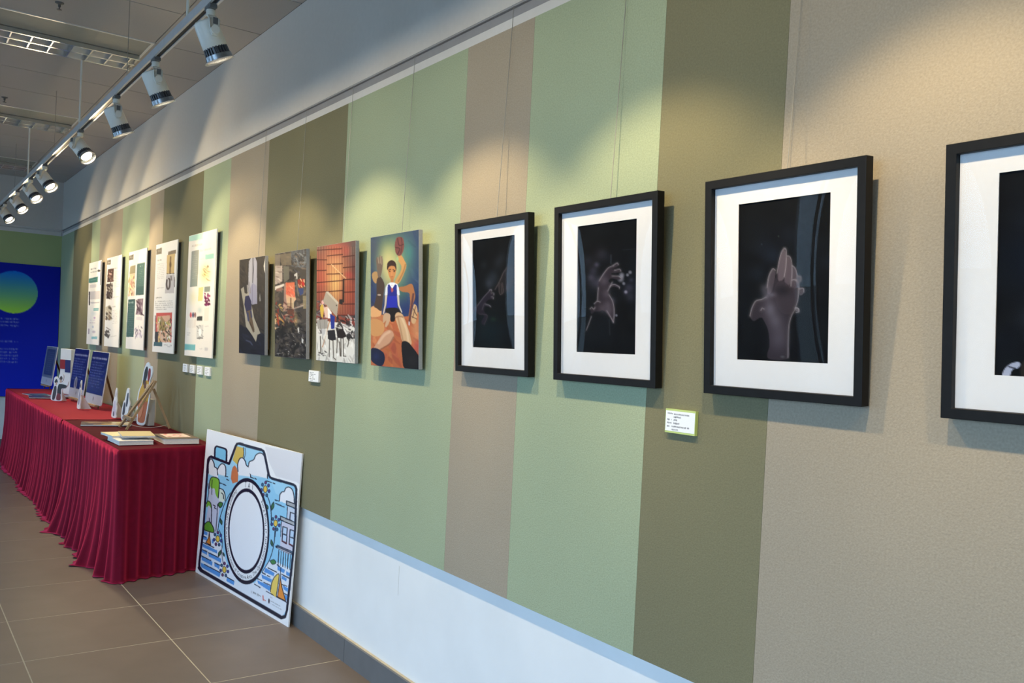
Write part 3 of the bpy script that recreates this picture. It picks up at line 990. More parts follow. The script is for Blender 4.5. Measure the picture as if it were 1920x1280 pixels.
a.line([(212, 400), (214, 640)], 3, (96, 98, 124), .8, 2).line([(245, 120), (243, 390)], 8, (168, 168, 180), .5, 5).line([(190, 140), (186, 380)], 8, (170, 170, 180), .5, 5)
a.poly([(78, 450), (112, 425), (122, 500), (145, 510), (180, 480), (160, 560), (205, 650), (235, 800), (310, 985), (275, 1000), (258, 1085), (215, 1010), (140, 900), (112, 650)], (150, 146, 136))
a.poly([(130, 540), (172, 530), (200, 600), (206, 690), (195, 780), (165, 830), (140, 720), (120, 640)], (44, 44, 74))
a.poly([(150, 720), (200, 700), (212, 800), (240, 940), (225, 980), (175, 850)], (92, 78, 66))
a.line([(160, 740), (170, 830)], 16, (52, 58, 96), .8, 5).line([(196, 720), (205, 790)], 12, (40, 44, 84), .8, 5).line([(185, 850), (235, 960)], 8, (58, 46, 38), .8, 4)
a.line([(155, 410), (160, 490)], 10, (160, 158, 160), .8, 5).line([(175, 370), (190, 500)], 8, (128, 124, 128), .7, 5)
a.poly([(362, 80), (364, 275), (350, 230), (345, 180)], (190, 188, 186)).poly([(302, 500), (312, 600), (298, 605), (296, 560)], (130, 130, 134))
canvas(-4.762, 0.036, a, 'black canvas painting with pale hanging robe and torn cloth strip')

# -- collage of market stalls
a = Art([(25, 100), (378, 38), (372, 1238), (32, 1215)], 84, 190, (72, 66, 62))
DK = [(58, 54, 54), (40, 38, 40), (90, 82, 76), (108, 98, 88), (70, 68, 74)]
a.strokes(240, (25, 40, 380, 900), DK + [(120, 104, 92)], 60, 22, .4, 3, .7, 1.4)
a.strokes(60, (200, 50, 375, 250), [(108, 112, 118), (86, 90, 98), (140, 142, 146), (70, 72, 78)], 60, 14, .8, 4, .7, 1.2)
a.poly([(80, 110), (205, 90), (212, 225), (100, 230)], (116, 104, 88), .8).poly([(28, 110), (85, 110), (85, 230), (28, 240)], (128, 116, 104), .8)
a.poly([(28, 235), (110, 232), (110, 405), (40, 440), (28, 440)], (176, 160, 148)).strokes(16, (30, 240, 105, 420), [(196, 180, 168), (150, 132, 124)], 40, 10, .3, 5)
a.poly([(118, 235), (184, 240), (184, 380), (130, 420)], (112, 108, 96), .9)
a.poly([(28, 465), (130, 430), (132, 455), (60, 490), (30, 505)], (220, 208, 196)).poly([(40, 490), (110, 465), (120, 500), (50, 520)], (150, 110, 98), .8)
a.poly([(232, 335), (274, 305), (278, 370), (266, 380), (262, 345), (236, 350)], (200, 194, 188)).poly([(185, 300), (240, 330), (250, 380), (200, 400)], (52, 44, 44), .9)
a.poly([(128, 440), (160, 410), (165, 600), (160, 730), (130, 730)], (176, 140, 124), .85)
a.vgrad([(148, 420), (245, 412), (250, 560), (262, 600), (230, 640), (160, 640), (150, 560)], (220, 108, 74), (232, 196, 160))
a.poly([(155, 470), (245, 460), (250, 580), (200, 570), (150, 545)], (226, 104, 78), .8).strokes(16, (155, 430, 240, 560), [(232, 128, 92), (210, 86, 60), (240, 170, 140)], 40, 10, 1.2, 6, .6)
a.poly([(160, 580), (255, 580), (240, 640), (238, 700), (170, 700)], (216, 178, 140), .8).line([(205, 590), (205, 705)], 9, (88, 66, 50), .8, 4).line([(230, 600), (232, 710)], 8, (196, 180, 150), .8, 4)
a.poly([(278, 385), (355, 375), (358, 455), (300, 480), (280, 450)], (150, 52, 40), .95).strokes(12, (285, 385, 355, 470), [(214, 160, 90), (180, 40, 40), (232, 190, 150)], 36, 9, 1.3, 7, .8)
a.poly([(285, 480), (345, 480), (340, 540), (305, 560)], (56, 70, 118), .9).line([(262, 400), (288, 560)], 10, (120, 116, 108), .8, 5).line([(240, 700), (340, 665)], 9, (190, 170, 160), .7, 5)
a.poly([(335, 560), (375, 560), (375, 700), (340, 700)], (160, 146, 112), .7)
a.strokes(70, (28, 640, 260, 930), [(160, 110, 96), (120, 80, 72), (188, 150, 130), (90, 52, 48), (200, 168, 96), (142, 52, 44)], 46, 12, .6, 8, .75, 1.3)
a.line([(55, 760), (75, 900)], 12, (160, 66, 40), .9, 4).line([(32, 820), (40, 920)], 12, (220, 186, 150), .9, 4).line([(80, 800), (130, 850)], 10, (206, 160, 84), .8, 4)
a.poly([(170, 720), (240, 705), (235, 760), (180, 770)], (104, 62, 50), .8)
a.strokes(150, (30, 880, 375, 1240), [(46, 44, 46), (30, 30, 33), (70, 66, 66), (56, 54, 58), (24, 24, 28)], 70, 24, .9, 9, .8, 1.2)
a.strokes(40, (60, 900, 370, 1230), [(140, 136, 134), (176, 172, 170), (104, 100, 104)], 30, 6, .6, 10, .8, 1.3)
a.poly([(278, 910), (292, 900), (298, 950), (284, 955)], (206, 204, 202)).poly([(322, 1010), (342, 1030), (340, 1075), (324, 1060)], (200, 202, 204))
a.ell(105, 960, 40, 60, (26, 26, 29), .8, .4).ell(155, 870, 26, 40, (40, 36, 38), .8, .4).glow(260, 820, 20, 60, (190, 160, 100), .5)
canvas(-4.198, 0.042, a, 'canvas painting of a crowded market collage with an orange square')

# -- corrugated red wall with stacked boards
a = Art([(35, 95), (418, 22), (410, 1253), (33, 1228)], 90, 200, (128, 58, 52))
a.vgrad([(30, 20), (420, 20), (420, 480), (30, 480)], (110, 72, 70), (150, 62, 52))
a.glow(220, 430, 95, 260, (236, 190, 116), .95).glow(220, 250, 70, 130, (220, 150, 110), .6).glow(230, 120, 90, 70, (190, 80, 70), .6)
a.glow(395, 120, 50, 120, (84, 78, 80), .9).glow(60, 90, 50, 60, (110, 92, 88), .7).glow(400, 330, 26, 130, (74, 40, 44), .8).glow(330, 130, 40, 60, (206, 76, 72), .5).glow(350, 370, 40, 30, (190, 50, 60), .6).glow(80, 420, 50, 160, (196, 84, 70), .5).glow(350, 560, 70, 140, (176, 66, 50), .6)
for k in range(24):
    x_ = 40 + k * 15.8
    a.line([(x_, 90), (x_ - 3, 760)], 3.2, (70, 32, 28), .55, 2)
    a.line([(x_ + 6, 90), (x_ + 4, 760)], 3.0, (244, 206, 150), .22, 2)
for y_, xa_, xb_, up in ((225, 40, 135, 0), (335, 38, 130, -6), (455, 36, 290, -26), (552, 36, 290, -24), (185, 140, 290, -18), (270, 140, 290, -10), (368, 135, 290, -8), (192, 290, 405, -16), (300, 295, 410, -12), (418, 300, 410, -6), (545, 296, 410, -6), (665, 275, 410, -6), (775, 250, 410, 0), (130, 40, 280, -20)):
    a.line([(xa_, y_), (xb_, y_ + up)], 7, (62, 26, 24), .85, 3)
a.line([(182, 270), (240, 330), (320, 405)], [8, 7, 8], (214, 176, 132), .95, 2).line([(300, 420), (298, 640)], 16, (44, 28, 26), .9, 3)
a.poly([(260, 620), (292, 615), (292, 660), (258, 665)], (34, 30, 32))
a.poly([(33, 860), (80, 830), (250, 850), (410, 880), (412, 1255), (33, 1230)], (222, 220, 216))
a.strokes(60, (35, 1000, 410, 1240), [(240, 240, 238), (196, 192, 188), (160, 156, 154), (228, 226, 222)], 60, 12, 1.4, 11, .6)
a.strokes(60, (36, 620, 130, 960), [(60, 58, 66), (140, 136, 140), (30, 30, 36), (196, 190, 188), (96, 90, 92)], 40, 12, .5, 12, .8, 1.3)
a.strokes(80, (235, 780, 412, 1000), [(40, 36, 38), (26, 25, 28), (90, 84, 86), (200, 196, 196), (60, 54, 58)], 46, 14, 1.0, 13, .85, 1.0)
a.poly([(70, 700), (95, 660), (110, 720), (98, 810), (80, 790)], (206, 172, 76)).poly([(105, 700), (150, 690), (180, 740), (165, 810), (120, 800)], (218, 186, 172)).poly([(145, 700), (185, 750), (175, 810), (150, 810)], (236, 234, 234)).ell(98, 650, 14, 20, (230, 180, 176), .9)
a.poly([(168, 760), (215, 790), (212, 910), (180, 915)], (36, 52, 140)).poly([(100, 640), (128, 545), (150, 540), (250, 650), (236, 795)], (164, 154, 142)).poly([(128, 545), (150, 540), (252, 648), (246, 672)], (190, 180, 166)).ell(232, 678, 5, 7, (60, 54, 50))
a.poly([(40, 830), (145, 815), (150, 910), (50, 918)], (158, 154, 150)).line([(70, 825), (76, 915)], 3, (110, 108, 106), .8, 1).line([(115, 820), (120, 912)], 3, (110, 108, 106), .8, 1)
a.poly([(145, 930), (215, 920), (228, 1020), (190, 1030), (150, 1015)], (38, 36, 42)).poly([(235, 930), (300, 905), (330, 985), (290, 1005), (240, 1000)], (36, 28, 30)).poly([(298, 880), (320, 920), (340, 960), (325, 965), (300, 920)], (226, 224, 224)).poly([(355, 890), (385, 870), (380, 905), (360, 910)], (220, 218, 218))
for p in ([(165, 1020), (162, 1190)], [(198, 1025), (205, 1200), (225, 1215)], [(240, 1000), (236, 1150)], [(275, 1005), (278, 1180)], [(298, 1000), (300, 1180), (325, 1180)], [(345, 1000), (350, 1050), (338, 1085)], [(75, 990), (80, 1150)], [(262, 1040), (270, 1180)]):
    a.line(p, 7, (74, 66, 60), .9, 2)
a.poly([(160, 830), (168, 840), (120, 1020), (100, 1100), (92, 1095), (130, 980)], (176, 120, 78)).poly([(85, 920), (125, 915), (120, 960), (95, 1000)], (190, 190, 194)).strokes(14, (45, 1130, 130, 1180), [(40, 38, 40), (90, 84, 80)], 20, 7, .3, 14, .9)
canvas(-3.664, 0.040, a, 'canvas painting of a red corrugated wall with stacked boards and chairs')

# -- seated figure with oversized arms
a = Art([(25, 92), (445, 18), (450, 1260), (32, 1232)], 100, 220, (40, 56, 98))
a.vgrad([(20, 10), (450, 10), (450, 760), (20, 760)], (52, 66, 96), (34, 50, 104))
a.strokes(70, (20, 20, 450, 720), [(40, 58, 104), (30, 44, 88), (60, 76, 110), (36, 60, 92)], 110, 26, 1.2, 15, .4)
a.glow(250, 300, 150, 240, (74, 128, 112), .9).glow(180, 220, 120, 140, (106, 132, 96), .7).glow(200, 380, 100, 200, (196, 186, 128), .95).glow(360, 220, 40, 90, (60, 128, 128), .5).glow(50, 180, 50, 110, (72, 80, 100), .7).glow(170, 300, 60, 120, (206, 196, 140), .6).glow(290, 560, 60, 90, (60, 108, 92), .6)
a.smooth([(32, 830), (60, 760), (110, 770), (170, 790), (330, 790), (420, 770), (452, 790), (452, 1262), (30, 1235)], (178, 100, 66))
a.strokes(80, (32, 800, 452, 1245), [(190, 112, 74), (164, 84, 58), (204, 134, 92), (150, 74, 60), (184, 104, 60)], 100, 28, 1.0, 16, .45)
a.glow(60, 860, 70, 130, (206, 150, 100), .7).glow(425, 900, 40, 120, (200, 150, 110), .6).glow(430, 1060, 30, 60, (168, 70, 74), .7)
a.smooth([(28, 720), (70, 700), (115, 715), (125, 760), (110, 790), (60, 800), (28, 790)], (222, 168, 118)).smooth([(30, 830), (90, 820), (140, 850), (150, 910), (120, 960), (60, 970), (32, 940)], (200, 146, 96))
# left arm and hand
a.smooth([(40, 420), (62, 395), (90, 400), (110, 420), (95, 470), (72, 500), (48, 470)], (176, 140, 96))
a.smooth([(82, 470), (110, 440), (135, 470), (150, 520), (140, 600), (130, 700), (120, 745), (80, 720), (60, 700), (80, 600)], (72, 58, 54))
a.smooth([(75, 290), (85, 262), (96, 275), (108, 250), (120, 262), (130, 262), (135, 320), (125, 400), (112, 440), (92, 440), (80, 340)], (112, 96, 86)).line([(92, 270), (98, 320)], 4, (170, 150, 130), .8, 3).line([(112, 258), (112, 320)], 4, (170, 150, 130), .8, 3).line([(126, 268), (124, 330)], 4, (160, 140, 122), .8, 3).ell(104, 602, 16, 7, (176, 160, 150))
# raised right arm and ball
a.smooth([(258, 275), (290, 245), (325, 300), (338, 340), (318, 410), (280, 490), (252, 500), (240, 480), (285, 400), (295, 345)], (188, 142, 90)).line([(270, 480), (310, 400), (330, 330)], 6, (120, 84, 52), .5, 6, True)
a.smooth([(238, 150), (252, 96), (285, 85), (310, 105), (318, 170), (302, 232), (275, 255), (245, 225)], (112, 66, 66)).line([(245, 180), (280, 190), (262, 240)], 5, (58, 32, 38), .8, 3, True).line([(262, 100), (275, 160), (312, 150)], 5, (64, 36, 40), .8, 3, True).line([(292, 92), (300, 150), (290, 230)], 5, (70, 40, 44), .7, 3, True).ell(262, 280, 10, 18, (150, 180, 130))
# bent right arm
a.smooth([(270, 535), (330, 520), (385, 500), (408, 560), (415, 620), (392, 700), (378, 800), (362, 840), (358, 800), (372, 690), (370, 620), (360, 580), (300, 570)], (160, 106, 70)).line([(400, 590), (385, 700), (368, 830)], 12, (76, 48, 60), .8, 5, True).smooth([(408, 680), (430, 700), (436, 760), (420, 840), (392, 850), (382, 800), (395, 720)], (196, 160, 122)).line([(400, 720), (430, 780)], 4, (70, 48, 44), .9, 2).line([(420, 700), (395, 800)], 4, (70, 48, 44), .9, 2).line([(388, 790), (430, 810)], 4, (70, 48, 44), .9, 2).ell(365, 850, 7, 20, (190, 176, 180))
# figure
a.smooth([(175, 350), (180, 400), (195, 450), (215, 470), (235, 450), (248, 400), (250, 350), (215, 330)], (188, 130, 82)).smooth([(172, 380), (174, 320), (200, 295), (230, 298), (250, 330), (250, 385), (238, 350), (215, 342), (190, 350)], (52, 36, 34))
a.rect(203, 450, 228, 490, (176, 118, 74)).line([(185, 380), (203, 374)], 5, (44, 30, 28), .9, 2).line([(222, 376), (242, 384)], 5, (44, 30, 28), .9, 2).ell(194, 392, 7, 5, (60, 36, 30)).ell(233, 392, 7, 5, (60, 36, 30)).line([(213, 395), (211, 425)], 6, (206, 140, 92), .8, 3).line([(203, 440), (224, 440)], 4, (140, 62, 54), .9, 1)
a.poly([(160, 530), (175, 505), (200, 490), (232, 490), (262, 505), (275, 540), (283, 600), (262, 610), (255, 560), (180, 560), (172, 615), (152, 605)], (214, 220, 234))
a.poly([(178, 515), (196, 500), (214, 545), (236, 500), (256, 515), (258, 600), (262, 720), (168, 720), (176, 600)], (32, 42, 136)).poly([(176, 610), (260, 610), (262, 720), (168, 720)], (36, 46, 170)).poly([(207, 515), (224, 512), (226, 565), (214, 580), (205, 560)], (168, 84, 92)).poly([(198, 490), (214, 520), (234, 490), (242, 505), (216, 545), (190, 505)], (226, 230, 238))
a.line([(164, 610), (158, 690), (142, 765)], [16, 12, 9], (196, 184, 176), 1, 2).line([(268, 610), (274, 690), (300, 752)], [16, 12, 8], (196, 188, 180), 1, 2)
a.smooth([(160, 725), (215, 712), (268, 720), (295, 760), (250, 770), (240, 830), (205, 835), (198, 770), (165, 760)], (26, 24, 28))
a.smooth([(140, 790), (160, 762), (195, 770), (202, 800), (190, 850), (170, 885), (155, 880), (165, 830), (140, 850)], (190, 158, 130)).smooth([(242, 790), (262, 755), (300, 765), (322, 800), (350, 880), (375, 960), (382, 1040), (310, 1015), (285, 930), (262, 860)], (200, 166, 130)).line([(300, 800), (340, 900), (360, 1010)], 10, (226, 200, 168), .6, 8, True).line([(268, 800), (290, 900), (310, 1000)], 8, (150, 110, 82), .5, 6, True).line([(245, 800), (275, 790), (310, 795)], 8, (132, 92, 72), .6, 5, True)
a.smooth([(60, 1080), (90, 1020), (140, 940), (190, 912), (225, 930), (232, 980), (200, 1030), (150, 1060), (110, 1090)], (196, 150, 122)).line([(100, 1030), (150, 960), (195, 930)], 12, (224, 186, 160), .6, 10, True).line([(230, 975), (195, 1035), (120, 1085)], 8, (124, 80, 62), .6, 5, True)
a.smooth([(300, 1040), (318, 1008), (360, 1020), (410, 1080), (452, 1150), (452, 1262), (330, 1250), (308, 1160)], (26, 25, 30)).smooth([(32, 1100), (50, 1075), (100, 1085), (145, 1120), (155, 1180), (130, 1235), (80, 1225), (34, 1180)], (30, 36, 62)).glow(80, 1150, 30, 40, (40, 52, 100), .5).glow(390, 1180, 40, 50, (44, 42, 46), .5)
canvas(-3.101, 0.052, a, 'canvas painting of a seated figure in a blue vest with huge legs', w=0.402)

# ================================================================== exhibition posters on foam board
PW, PH = 0.606, 0.808
GR, TEAL = (150, 146, 144), (74, 104, 104)


def poster(xc, art, label, w=PW, h=PH, zb=1.271):
    t = thing('exhibition_poster', (xc, -0.003, zb), label, 'poster', 'white exhibition posters on the felt wall')
    MB().box(-w / 2, w / 2, -0.026, -0.019, 0, h).build('foam_board', M['foam'], t)
    MB().box(-w / 2 + 0.02, w / 2 - 0.02, -0.019, 0.002, 0.02, h - 0.02).build('gap_shade_block', M['black_foam'], t)  # standoff block, black to stand in for the shadow behind the board
    art.mesh('printed_sheet', w, h, M['print'], t, -0.0266, 0.0)
    return t


WHT = (238, 234, 230)
a = Art([(78, 95), (210, 62), (205, 1215), (45, 1200)], 44, 170, WHT)
a.text(95, 155, 78, 22, (110, 112, 120), -.2).text(92, 195, 90, 18, (110, 112, 120), -.2).ell(183, 185, 14, 14, (50, 50, 60)).poly([(75, 275), (175, 252), (173, 318), (75, 330)], (70, 122, 118)).text(95, 290, 60, 14, (150, 190, 186), -.15)
a.rect(200, 80, 209, 355, (104, 98, 110)).rect(86, 350, 160, 390, (206, 200, 204), .8, -.1)  # dark strip down the right edge is the board's side shade, painted in
a.rect(92, 435, 200, 540, (198, 192, 196), .9, -.08).rect(75, 435, 90, 615, (64, 62, 70)).rect(95, 575, 200, 592, (180, 176, 182), .8, -.06).poly([(132, 655), (192, 648), (190, 692), (132, 696)], (132, 178, 182)).text(140, 665, 45, 16, (196, 222, 224))
a.glow(140, 730, 26, 30, (206, 214, 220), .8).text(85, 820, 70, 14, (196, 180, 206)).text(88, 858, 70, 14, (170, 140, 170)).ell(146, 792, 12, 16, (196, 170, 206)).line([(78, 960), (76, 1030)], 12, (140, 126, 146), .7, 4).ell(128, 925, 10, 18, (188, 196, 214)).ell(140, 1000, 20, 18, (180, 170, 190), .8, .4).poly([(113, 1076), (185, 1070), (183, 1114), (112, 1114)], (138, 186, 194))
poster(-9.31, a, 'narrow looking white poster with teal bars, leftmost of the row')

a = Art([(65, 105), (248, 45), (205, 1220), (30, 1197)], 48, 170, WHT)
a.poly([(66, 132), (110, 122), (108, 182), (64, 188)], (112, 104, 96)).text(76, 145, 26, 28, (216, 208, 200)).text(150, 225, 40, 12, GR, -.2)
a.poly([(75, 245), (146, 230), (140, 400), (66, 410)], (84, 58, 54)).strokes(22, (75, 250, 140, 400), [(140, 110, 100), (60, 40, 42), (190, 160, 150), (100, 66, 60)], 34, 14, .8, 21)
a.poly([(62, 432), (134, 420), (130, 606), (58, 616)], (74, 62, 60)).strokes(26, (64, 430, 132, 605), [(190, 180, 168), (46, 40, 44), (110, 96, 90), (56, 48, 60)], 36, 14, 1.2, 22)
a.poly([(50, 720), (100, 690), (122, 720), (122, 880), (90, 882), (48, 860)], (196, 186, 168)).strokes(18, (50, 720, 122, 880), [(90, 80, 70), (220, 210, 190), (130, 100, 80), (60, 56, 56)], 36, 14, 1.1, 23)
a.strokes(20, (45, 1010, 100, 1085), [(70, 66, 66), (110, 100, 96), (50, 48, 50)], 30, 14, 1.3, 24).line([(60, 970), (105, 1000)], 8, (140, 130, 124), .8, 4)
for k in range(10):
    a.text(158, 272 + k * 21, 56, 9, GR, -.2, .55)
for k in range(9):
    a.text(134, 755 + k * 20, 60, 9, GR, -.1, .55)
a.text(140, 590, 66, 10, GR, -.15, .7).text(134, 705, 36, 18, (120, 118, 116), -.2).text(105, 1078, 76, 10, GR, -.15, .7)
poster(-8.45, a, 'white poster with a column of dark photos, second from the left')

a = Art([(65, 103), (263, 50), (222, 1225), (35, 1210)], 52, 175, WHT)
a.poly([(66, 145), (116, 130), (112, 192), (64, 200)], (108, 102, 94)).text(76, 150, 32, 30, (214, 206, 198))
a.poly([(78, 272), (137, 258), (128, 612), (58, 622)], (226, 196, 168)).strokes(40, (62, 360, 132, 615), [(236, 214, 190), (206, 150, 130), (240, 220, 160), (180, 130, 110)], 50, 12, 1.5, 25).poly([(78, 272), (137, 258), (134, 350), (72, 362)], (146, 138, 108), .8)
a.poly([(155, 245), (240, 226), (226, 602), (140, 610)], TEAL).text(165, 268, 50, 16, (170, 190, 186), -.2)
for k in range(14):
    a.text(160, 318 + k * 20, 66, 6, (150, 172, 168), -.15, .6)
a.poly([(150, 515), (230, 500), (226, 602), (140, 610)], (58, 84, 88), .6)
a.poly([(60, 660), (136, 652), (120, 1078), (42, 1080)], TEAL).text(65, 685, 54, 22, (190, 206, 200), -.1)
for k in range(15):
    a.text(58, 735 + k * 21, 66, 7, (160, 180, 176), -.05, .6)
a.poly([(168, 650), (222, 644), (214, 825), (140, 830)], (128, 110, 124)).strokes(24, (150, 650, 218, 825), [(60, 44, 58), (96, 76, 92), (206, 190, 200), (80, 60, 70)], 40, 12, 1.3, 26)
a.rect(148, 850, 212, 890, (206, 198, 206), .6).strokes(26, (140, 960, 206, 1080), [(160, 150, 168), (206, 198, 210), (120, 110, 130), (186, 170, 186)], 40, 9, 1.5, 27)
poster(-7.565, a, 'white poster with two dark teal text blocks, third from the left')

a = Art([(60, 100), (278, 45), (235, 1240), (20, 1222)], 58, 190, WHT)
a.poly([(62, 148), (118, 130), (115, 195), (62, 205)], (120, 112, 100)).text(78, 150, 30, 30, (180, 170, 158)).text(75, 258, 42, 16, GR, -.2)
a.poly([(182, 175), (260, 155), (258, 195), (180, 210)], (124, 108, 94)).poly([(170, 212), (250, 196), (242, 402), (165, 408)], (206, 176, 124)).line([(206, 230), (200, 400)], 9, (110, 80, 56), .9, 5).ell(204, 310, 10, 30, (90, 66, 50), .9, .3).line([(168, 406), (242, 402)], 5, (60, 50, 40))
a.poly([(162, 420), (246, 412), (240, 606), (150, 608)], (196, 190, 192)).line([(170, 470), (166, 520), (178, 565), (196, 540), (198, 470), (188, 455)], 12, (70, 60, 62), .9, 4, True).line([(210, 430), (216, 470)], 8, (110, 100, 100), .8, 5).rect(240, 440, 248, 545, (104, 96, 100))
for k in range(9):
    a.text(70, 302 + k * 19, 72, 8, GR, -.15, .55)
a.text(68, 550, 74, 10, GR, -.1, .7).text(60, 648, 62, 16, (120, 116, 112), -.1)
for k in range(5):
    a.text(54, 690 + k * 21, 176 - (60 if k == 4 else 0), 11, (140, 136, 136), -.05, .8)
a.poly([(62, 815), (222, 806), (214, 1118), (50, 1120)], (206, 96, 92)).poly([(75, 850), (200, 835), (210, 1000), (200, 1118), (70, 1118)], (222, 190, 160), .85)
a.strokes(70, (60, 880, 212, 1115), [(90, 80, 60), (200, 186, 100), (230, 214, 190), (60, 54, 52), (150, 150, 110), (240, 236, 226)], 36, 10, 1.4, 28, .9, .8).poly([(110, 840), (150, 900), (160, 1000), (90, 1000), (100, 900)], (120, 104, 60), .5)
a.poly([(50, 1010), (82, 1010), (80, 1120), (48, 1120)], (66, 66, 74)).poly([(40, 1118), (125, 1118), (122, 1162), (36, 1160)], (76, 106, 116)).text(140, 1140, 80, 10, (120, 118, 118), .05).text(170, 1156, 48, 8, (130, 128, 128), .05).rect(48, 840, 60, 1010, (120, 110, 112), .8)
poster(-6.68, a, 'white poster with a red framed group photo near its foot, fourth from the left', w=0.59)

a = Art([(63, 88), (322, 18), (280, 1243), (20, 1210)], 66, 200, (240, 232, 222))
a.poly([(62, 92), (192, 60), (188, 118), (60, 140)], (174, 214, 200)).text(90, 172, 100, 22, (206, 190, 176), -.2).text(168, 215, 104, 22, (214, 198, 184), -.2)
a.vgrad([(88, 232), (156, 215), (142, 555), (74, 562)], (150, 152, 146), (140, 150, 142))
for k in range(12):
    a.text(92, 270 + k * 19, 50, 6, (196, 198, 190), -.15, .5)
a.poly([(215, 262), (296, 248), (294, 298), (212, 306)], (160, 206, 194)).text(170, 300, 32, 10, GR, -.2, .5)
a.glow(215, 440, 50, 80, (240, 220, 150), .8).strokes(12, (190, 380, 250, 500), [(216, 186, 100), (200, 170, 120), (230, 206, 140)], 40, 8, .8, 29).ell(238, 372, 9, 12, (170, 150, 110))
a.poly([(155, 570), (198, 560), (190, 690), (148, 696)], (238, 218, 150)).poly([(208, 562), (262, 555), (258, 606), (206, 612)], (140, 146, 136)).glow(100, 660, 36, 60, (230, 222, 180), .6)
a.strokes(26, (206, 625, 258, 740), [(110, 40, 80), (140, 60, 100), (90, 30, 66)], 22, 13, 1.3, 30, .95)
for x_, c_ in ((82, (206, 84, 92)), (103, (92, 84, 110)), (122, (150, 110, 104))):
    a.ell(x_, 825, 9, 26, c_)
a.poly([(140, 840), (190, 836), (188, 878), (138, 880)], (66, 68, 66)).glow(166, 780, 22, 30, (190, 206, 200), .7).poly([(210, 760), (252, 752), (246, 880), (204, 884)], (236, 220, 206), .9)
for k in range(8):
    a.line([(56 + k * 10, 870), (54 + k * 10, 945)], 2, (206, 186, 170), .6, 1)
a.poly([(138, 925), (200, 918), (195, 1050), (134, 1052)], (214, 210, 204)).strokes(26, (138, 925, 198, 1050), [(120, 118, 116), (150, 146, 142), (170, 168, 160)], 20, 5, .8, 31).ell(167, 990, 15, 38, (244, 242, 238)).rect(140, 1040, 194, 1050, (104, 102, 100))
a.text(210, 930, 40, 10, GR, -.1, .5).text(42, 990, 40, 9, GR, 0, .6).text(45, 1010, 30, 9, GR, 0, .6).poly([(22, 1100), (126, 1106), (124, 1162), (20, 1155)], (122, 184, 184)).text(150, 1142, 56, 8, GR, .05, .6).rect(212, 1135, 242, 1165, (196, 190, 190), .7)
poster(-5.80, a, 'white poster with mint blocks above four small cards, rightmost of the row')

# ================================================================== caption cards
def card(x0, x1, z0, z1, label, rows, seed, edge='foam', pins=False):
    w, h = x1 - x0, z1 - z0
    t = thing('caption_card', ((x0 + x1) / 2, -0.0005, z0), label, 'caption card', 'caption cards on the felt wall')
    MB().box(-w / 2, w / 2, -0.010, 0.0, 0, h).build('card_block', M[edge], t)
    a = Art([(0, 0), (100, 0), (100, 100 * h / w), (0, 100 * h / w)], 60, 40, (238, 240, 244))
    H_ = 100 * h / w
    for (x_, y_, l_) in rows:
        a.text(x_, y_ * H_ / 100, l_, H_ * 0.085, (70, 74, 82), 0, .85, seed)
    a.mesh('printed_face', w - 0.003, h - (0.010 if edge != 'foam' else 0.003), M['print'], t, -0.0104, 0.005 if edge != 'foam' else 0.0015)
    if pins:
        for z in (0.008, h - 0.008):
            MB().tube([(-w / 2 - 0.006, -0.004, z), (-w / 2 + 0.002, -0.004, z)], 0.0012, 6).build('pin', M['pin'], t)
    return t


R4 = [(15, 18, 60), (15, 38, 50), (15, 58, 62), (15, 76, 40)]
for k, (a0, a1) in enumerate(((-6.199, -6.088), (-6.036, -5.925), (-5.868, -5.757), (-5.697, -5.586))):
    card(a0, a1, 1.156, 1.211, 'small white caption card under the mint block poster, %s of four' % ('leftmost', 'second', 'third', 'rightmost')[k], R4, 40 + k)
card(-4.012, -3.894, 1.214, 1.268, 'white caption card under the market collage and red wall canvases', [(8, 12, 22), (34, 12, 18), (8, 28, 62), (8, 40, 40), (8, 55, 20), (34, 55, 16), (8, 71, 58), (20, 85, 24)], 50)
card(-1.626, -1.521, 1.215, 1.278, 'white caption card with lime edges between two framed hand photos', [(7, 10, 18), (28, 12, 52), (28, 26, 26), (7, 40, 16), (28, 40, 13), (7, 56, 16), (28, 56, 22), (7, 72, 9), (22, 72, 60), (22, 87, 24)], 51, 'lime_acrylic', True)

# ================================================================== blue panel on the end wall
a = Art([(0, 0), (170, 0), (170, 154), (0, 154)], 190, 170, (12, 22, 116))
a.vgrad([(0, 0), (170, 0), (170, 154), (0, 154)], (20, 34, 165), (30, 50, 215))
cxx, cyy, rr = 170 - 47.5, 33.5, 24.3
ang = np.linspace(0, 2 * math.pi, 80)
a.vgrad([(cxx + rr * math.cos(t), cyy + rr * math.sin(t)) for t in ang], (24, 120, 230), (190, 245, 80))
for z in (1.492, 1.456, 1.415, 1.378, 1.232, 1.146, 1.108, 1.071, 1.035, 0.998):
    yy = (2.136 - z) * 100
    a.text(40, yy - 1.3, 89 if z not in (1.378,) else 70, 2.4, (150, 165, 215), 0, .8, 60)
t = thing('information_panel', (XL + 0.016, -0.855, 0.60), 'blue information panel with a blue to green disc on the end wall', 'panel', rot=(0, 0, math.radians(90)))
MB().box(-0.85, 0.85, -0.014, 0.0, 0, 1.536).build('panel_board', M['navy'], t)
a.mesh('printed_sheet', 1.70, 1.536, M['print'], t, -0.0146, 0.0)
# ================================================================== camera-shaped selfie board leaning on the wall
BQ = [(115, 48), (672, 190), (603, 1232), (28, 900)]
BWID, BHEI = 1.211, 0.855
NV = (18, 24, 48)
a = Art(BQ, 300, 300, (240, 241, 246))


def c6(pts):
    return [(x / 2 + 64, y / 2 + 32) for x, y in pts]


def c7(pts):
    return [(x / 2 + 16, y / 2 + 608) for x, y in pts]


